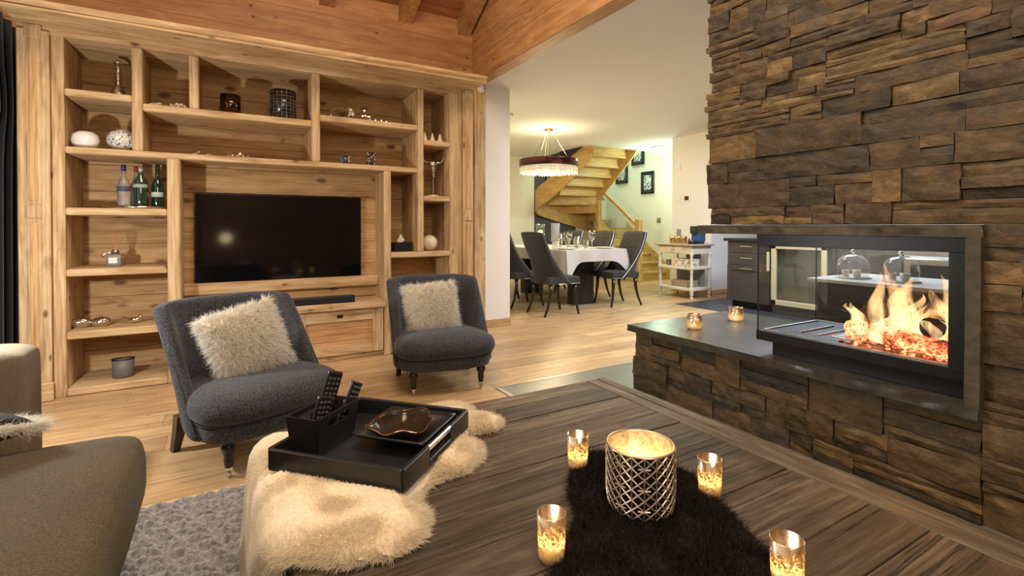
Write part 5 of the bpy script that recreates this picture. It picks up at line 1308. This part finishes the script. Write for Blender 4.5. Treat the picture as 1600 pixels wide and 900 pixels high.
# switches
def switch(name, x, y, z, w_, h_s, m, label, face='X', knobs=1):
    t_ = thing(name, (x, y, z), 0, label, 'switch')
    obj('plate', bx(-.012, 0, -w_/2, w_/2, -h_s/2, h_s/2, bev=.003), m, t_)
    for k in range(knobs):
        zc = (k-(knobs-1)/2)*h_s/knobs; obj('rocker', bx(-.017, -.011, -w_*.30, w_*.30, zc-h_s/knobs*.30, zc+h_s/knobs*.30, bev=.002), m if name != 'thermostat' else 'blk_plastic', t_)
switch('light_switch', 8.199, 7.75, 1.27, .11, .11, 'steel', 'small grey square switch on the green-lit stair wall')
switch('light_switch', 6.849, 6.03, 2.18, .10, .12, 'white_cer', 'white switch high on the beige wall')
switch('light_switch', 6.849, 6.02, 1.62, .09, .10, 'white_cer', 'white square switch left of the thermostat', knobs=1)
switch('thermostat', 6.849, 5.84, 1.62, .15, .12, 'white_cer', 'white thermostat with dark display on the beige wall')
switch('switch_panel', 6.849, 6.01, .93, .09, .32, 'steel', 'tall grey switch panel on the beige wall above the cart', knobs=3)

# ================================================================ CART
ca = thing('serving_cart', (6.42, 5.54, 0), 0, 'distressed cream wooden cart with turned legs and two shelves against the beige wall', 'cart')
kx0, kx1, ky0, ky1 = 6.21, 6.66, 5.20, 5.88; H = .86
obj('top', bx(kx0-.05, kx1+.02, ky0-.06, ky1+.06, H-.03, H, bev=.008), plain('worn_wood_top', (.42, .36, .26), .5), ca, world=True)
bm = nb(); box(bm, kx0, kx1, ky0, ky1, H-.16, H-.03, bev=.004); obj('drawer_case', bm, 'cream_paint', ca, world=True)
d = obj('drawer', bx(kx0-.008, kx0+.01, 5.36, 5.72, H-.145, H-.045, bev=.003), 'cream_paint', ca, world=True); obj('knob', bx(kx0-.03, kx0-.008, 5.53, 5.55, H-.105, H-.085, bev=.004), 'steel', d, world=True)
for z in (.50, .17): obj('shelf', bx(kx0-.01, kx1+.01, ky0-.01, ky1+.01, z-.045, z, bev=.008), 'cream_paint', ca, world=True)
prof = [(0, .045), (.016, .045), (.026, .06), (.026, .09), (.032, .12), (.032, .18), (.020, .20), (.028, .22), (.018, .24), (.024, .32), (.018, .40), (.028, .42), (.020, .44), (.032, .455), (.032, .51), (.020, .53), (.026, .545), (.018, .56), (.026, .62), (.018, .66), (.030, .69), (.030, .72), (0, .72)]
for x in (kx0+.02, kx1-.02):
    for y in (ky0+.02, ky1-.02):
        l = obj('leg', lathe(nb(), prof, (x, y, 0), 14), 'cream_paint', ca, world=True, smooth=True)
        cs = nb(); tube(cs, [(x, y-.012, .022), (x, y+.012, .022)], .022, 14); box(cs, x-.006, x+.006, y-.006, y+.006, .02, .05); obj('castor', cs, 'cream_cer', l, world=True)
for i, (y, m) in enumerate(((5.66, 'gold'), (5.55, 'gold'), (5.43, 'gold'))):
    lathe_obj('lantern_jar', [(0, 0), (.040, 0), (.047, .01), (.047, .10), (.042, .12), (.038, .12), (.042, .10), (.042, .012), (0, .01)], (6.30, y, H+.001), 'mercury_gold', ('mottled gold jar, leftmost of three on the cart top', 'mottled gold jar, middle one of three on the cart top', 'mottled gold jar, rightmost of three on the cart top')[i], 'jar')
b = thing('flower_posy', (6.33, 5.355, H+.001), 0, 'small dark red and white posy between the jars and the coffee machine', 'flowers')
bm = nb(); 
for k in range(14): sphere(bm, (random.gauss(0, .022), random.gauss(0, .022), .05+random.gauss(0, .015)), .014, 1, 1)
obj('petals', bm, plain('dull_red_petals', (.28, .08, .08), .7), b); lathe_obj('pot', [(0, 0), (.025, 0), (.03, .04), (0, .04)], (0,0,0), 'white_cer', parent=b)
cm = thing('coffee_machine', (6.38, 5.235, H+.001), R(8), 'small blue and black capsule coffee machine on the cart', 'coffee machine')
obj('base', bx(-.13, .09, -.07, .07, 0, .03, bev=.008, seg=2), 'blk_plastic', cm); obj('body', bx(-.06, .11, -.075, .075, .03, .26, bev=.02, seg=2), plain('blue_enamel', (.02, .08, .22), .3), cm)
obj('head', bx(-.13, .05, -.055, .055, .16, .28, bev=.015, seg=2), 'blk_plastic', cm); obj('chrome_lever', bx(-.10, .04, -.06, .06, .245, .255), 'chrome', cm)
bm = nb()
for z in (.06, .09, .12, .15, .18, .21): box(bm, -.0, .10, -.0775, -.0755, z, z+.008)
obj('vents', bm, 'blk_plastic', cm)
lathe_obj('drip_cup', [(0, 0), (.055, 0), (.06, .05), (.05, .055), (0, .055)], (6.235, 5.225, H+.001), 'blk_plastic', 'black cup standing under the coffee machine spout', 'cup')
for i, (y, h, lb) in enumerate(((5.76, .09, 'small round tin at the left end of the cart shelf'), (5.64, .10, 'square tin next to the round tin on the cart shelf'))):
    o = obj('storage_tin', bx(6.28, 6.36, y-.035, y+.035, .501, .501+h, bev=.006), 'steel' if i == 0 else 'cream_cer'); tag(o, lb, 'tin')
t = NT('letter_pattern_box'); M['letter'] = t.set(col=t.mix(t.ramp(t.noise(t.coord(), 26, 2), [(.48, 0), (.52, 1)]), (.74, .68, .56), (.36, .29, .20)), rough=.7)
o = obj('storage_box', bx(6.24, 6.46, 5.25, 5.58, .501, .62, bev=.004), 'letter'); tag(o, 'long cream patterned box on the middle shelf of the cart', 'box')
b = thing('cardboard_box', (6.40, 5.50, .171), 0, 'low brown box with an open flap on the lowest cart shelf', 'box')
obj('carton', bx(-.12, .12, -.16, .17, 0, .10, bev=.003), plain('brown_card', (.33, .25, .17), .8), b); o = obj('flap', bx(-.11, -.02, -.12, .10, 0, .004), plain('light_card', (.55, .47, .36), .8), b); o.location = (0, 0, .102); o.rotation_euler = (0, R(-14), 0)
obj('tray_board', bx(6.56, 6.58, 5.25, 5.80, .172, .44, bev=.004), plain('green_grey_tray', (.20, .22, .19), .5)); tag(bpy.data.objects['tray_board'], 'grey-green tray standing upright at the back of the lowest cart shelf', 'tray')
o = obj('round_platter', tube(nb(), [(6.60, 5.50, .656), (6.615, 5.50, .656)], .145, 32), plain('grey_platter', (.30, .30, .27), .4)); tag(o, 'round grey platter leaning at the back of the middle cart shelf', 'platter')

# ================================================================ KITCHEN seen beside and through the firebox
kb = thing('kitchen_base_unit', (6.45, 4.2, 0), 0, 'anthracite kitchen base unit with two drawers, a door and bar handles', 'cabinet')
obj('carcass', bx(6.17, 6.80, 3.90, 4.53, .10, .93), 'cab', kb, world=True); obj('plinth', bx(6.22, 6.80, 3.90, 4.50, 0, .10), 'black_metal', kb, world=True)
def kfront(nm, z0, z1, y0_, y1_, hz, parent):
    d = obj(nm, bx(6.15, 6.169, y0_+.004, y1_-.004, z0+.003, z1-.003, bev=.002), 'cab', parent, world=True)
    if z1-z0 > .4:
        bm = nb(); w_ = .07
        box(bm, 6.14, 6.151, y0_+.004, y0_+w_, z0+.003, z1-.003); box(bm, 6.14, 6.151, y1_-w_, y1_-.004, z0+.003, z1-.003); box(bm, 6.14, 6.151, y0_+w_, y1_-w_, z0+.003, z0+w_); box(bm, 6.14, 6.151, y0_+w_, y1_-w_, z1-w_, z1-.003); obj('frame', bm, 'cab', d, world=True)
    yc = (y0_+y1_)/2; bm = nb(); tube(bm, [(6.115, yc-.09, hz), (6.115, yc+.09, hz)], .006, 8)
    for s_ in (-1, 1): tube(bm, [(6.115, yc+s_*.08, hz), (6.15, yc+s_*.08, hz)], .004, 6)
    obj('handle', bm, 'chrome', d, world=True)
kfront('drawer', .77, .93, 3.90, 4.53, .86, kb); kfront('drawer', .60, .77, 3.90, 4.53, .70, kb); kfront('door', .10, .60, 3.90, 4.53, .555, kb)
o = obj('worktop', bx(6.11, 6.85, 1.2, 4.57, .93, .97, bev=.004), 'counter'); tag(o, 'black kitchen worktop over the anthracite units', 'worktop')
wc = thing('reflection_cabinet', (6.45, 3.55, 0), 0, 'added glass-fronted cabinet with pale wooden frame, standing in for a reflection in the firebox glass', 'cabinet')  # made-up cabinet in place of a pale frame mirrored in the firebox pane
obj('carcass', bx(6.20, 6.80, 3.16, 3.89, 0, .925), plain('cabinet_inside', (.16, .155, .13), .7), wc, world=True)
bm = nb(); w_ = .065
for b in ((3.18, 3.18+w_, .12, .91), (3.87-w_, 3.87, .12, .91), (3.18, 3.87, .91-w_, .91), (3.18, 3.87, .12, .12+w_)): box(bm, 6.13, 6.17, b[0], b[1], b[2], b[3], bev=.004)
d = obj('door_frame', bm, plain('pale_cream_wood', (.62, .52, .32), .5), wc, world=True); obj('glass', bx(6.148, 6.152, 3.24, 3.81, .18, .85), 'clear', d, world=True); obj('handle', bx(6.09, 6.13, 3.885, 3.91, .55, .80, bev=.006), plain('pale_cream_handle', (.62, .52, .32), .5), d, world=True)
ku = thing('kitchen_base_unit', (6.45, 2.8, 0), 0, 'plain anthracite base unit between the wooden-framed cabinet and the oven', 'cabinet')
obj('carcass', bx(6.15, 6.80, 2.44, 3.15, .0, .93), 'cab', ku, world=True)
ov = thing('oven', (6.45, 2.1, 0), 0, 'stainless steel oven with bar handle at the right behind the flames', 'oven')
obj('housing', bx(6.17, 6.80, 1.75, 2.43, 0, .93), 'steel', ov, world=True); obj('control_panel', bx(6.15, 6.17, 1.76, 2.42, .84, .925), 'steel', ov, world=True)
d = obj('door', bx(6.14, 6.17, 1.76, 2.42, .36, .83, bev=.003), 'steel', ov, world=True); obj('window', bx(6.136, 6.142, 1.82, 2.36, .48, .74), plain('oven_glass', (.03, .035, .04), .08), d, world=True)
obj('handle', tube(nb(), [(6.09, 1.80, .80), (6.09, 2.38, .80)], .010, 8), 'chrome', d, world=True)
obj('lower_drawer', bx(6.14, 6.17, 1.76, 2.42, .08, .345, bev=.003), 'steel', ov, world=True)
# small dark island with glass domes
il = thing('bar_cabinet', (4.05, 1.8, 0), 0, 'dark low cabinet with white marble slab top behind the firebox', 'cabinet')
obj('body', bx(3.80, 4.45, 1.30, 2.04, 0, .725, bev=.004), 'cab', il, world=True); obj('slab_top', bx(3.76, 4.50, 1.26, 2.09, .726, .75, bev=.003), 'marble', il, world=True)
bm = nb(); tube(bm, [(3.795, 1.80, .55), (3.795, 1.84, .57), (3.795, 1.88, .55), (3.795, 1.84, .53), (3.795, 1.80, .55)], .003, 6); obj('diamond_pull', bm, 'chrome', il, world=True)
def dome(x, y, label):
    t_ = thing('glass_cloche', (x, y, .7505), 0, label, 'cloche')
    lathe_obj('stand', [(0, 0), (.11, 0), (.115, .008), (0, .010)], (0,0,0), 'white_cer', parent=t_)
    lathe_obj('dome', [(.10, .012), (.105, .07), (.095, .13), (.06, .165), (0, .18)], (0,0,0), 'cut2', parent=t_, seg=32)
    lathe_obj('knob', [(0, .18), (.008, .182), (.015, .20), (.008, .212), (0, .214)], (0,0,0), 'chrome', parent=t_)
    for k in range(3):
        lathe_obj('cup', [(0, .013), (.02, .013), (.026, .06), (.023, .06), (.018, .02), (0, .018)], (.045*math.cos(k*2.1), .045*math.sin(k*2.1), 0), 'white_cer', parent=t_, seg=14)
M['cut2'] = glass_thin('beaded_glass', (.88, .90, .88), 1.6, .08)
dome(4.02, 1.90, 'glass dome on a white slab behind the firebox, left one'); dome(4.02, 1.60, 'added glass dome behind the flames, right one, standing in for a mirror image of the left one')  # right dome is added as the doubled reflection of the left

# repeats of one kind carry a common group
GROUPS = {'liquor_bottle': 'bottles on the silver tray', 'slipper_chair': 'slipper chairs', 'fur_cushion': 'fur cushions on the slipper chairs', 'dining_chair': 'chairs around the dining table',
          'glass_votive': 'glass candles on the coffee table', 'silver_votive': 'candle pots on the hearth', 'lattice_candle_holder': 'lattice candle holders on the shelves', 'ceramic_tree': 'ceramic trees on the narrow shelf',
          'shell_ornament': 'silver domes on the lower shelf', 'crystal_ornament': 'crystal ornaments on the shelves', 'remote_control': 'remote controls in the caddy', 'log': 'logs in the firebox', 'tumbler': 'tumblers on the dining table',
          'dinner_plate': 'plates on the dining table', 'wine_glass': 'wine glasses on the dining table', 'framed_picture': 'pictures on the stair wall', 'light_switch': 'wall switches', 'lantern_jar': 'jars on the cart', 'storage_tin': 'tins on the cart',
          'kitchen_base_unit': 'kitchen base units', 'glass_cloche': 'glass domes behind the firebox'}
for o in bpy.data.objects:
    if o.parent is None and o.name.split('.')[0] in GROUPS: o['group'] = GROUPS[o.name.split('.')[0]]
n = 6
for o in [x for x in bpy.data.objects if x.name.split('.')[0] == 'rafter']: o.name = 'trim_%d' % n; n += 1
for a, b in (('roof_boards', 'ceiling_wood'), ('tile_floor_patch', 'floor_tiles'), ('kitchen_tile_floor', 'floor_kitchen')): bpy.data.objects[a].name = b
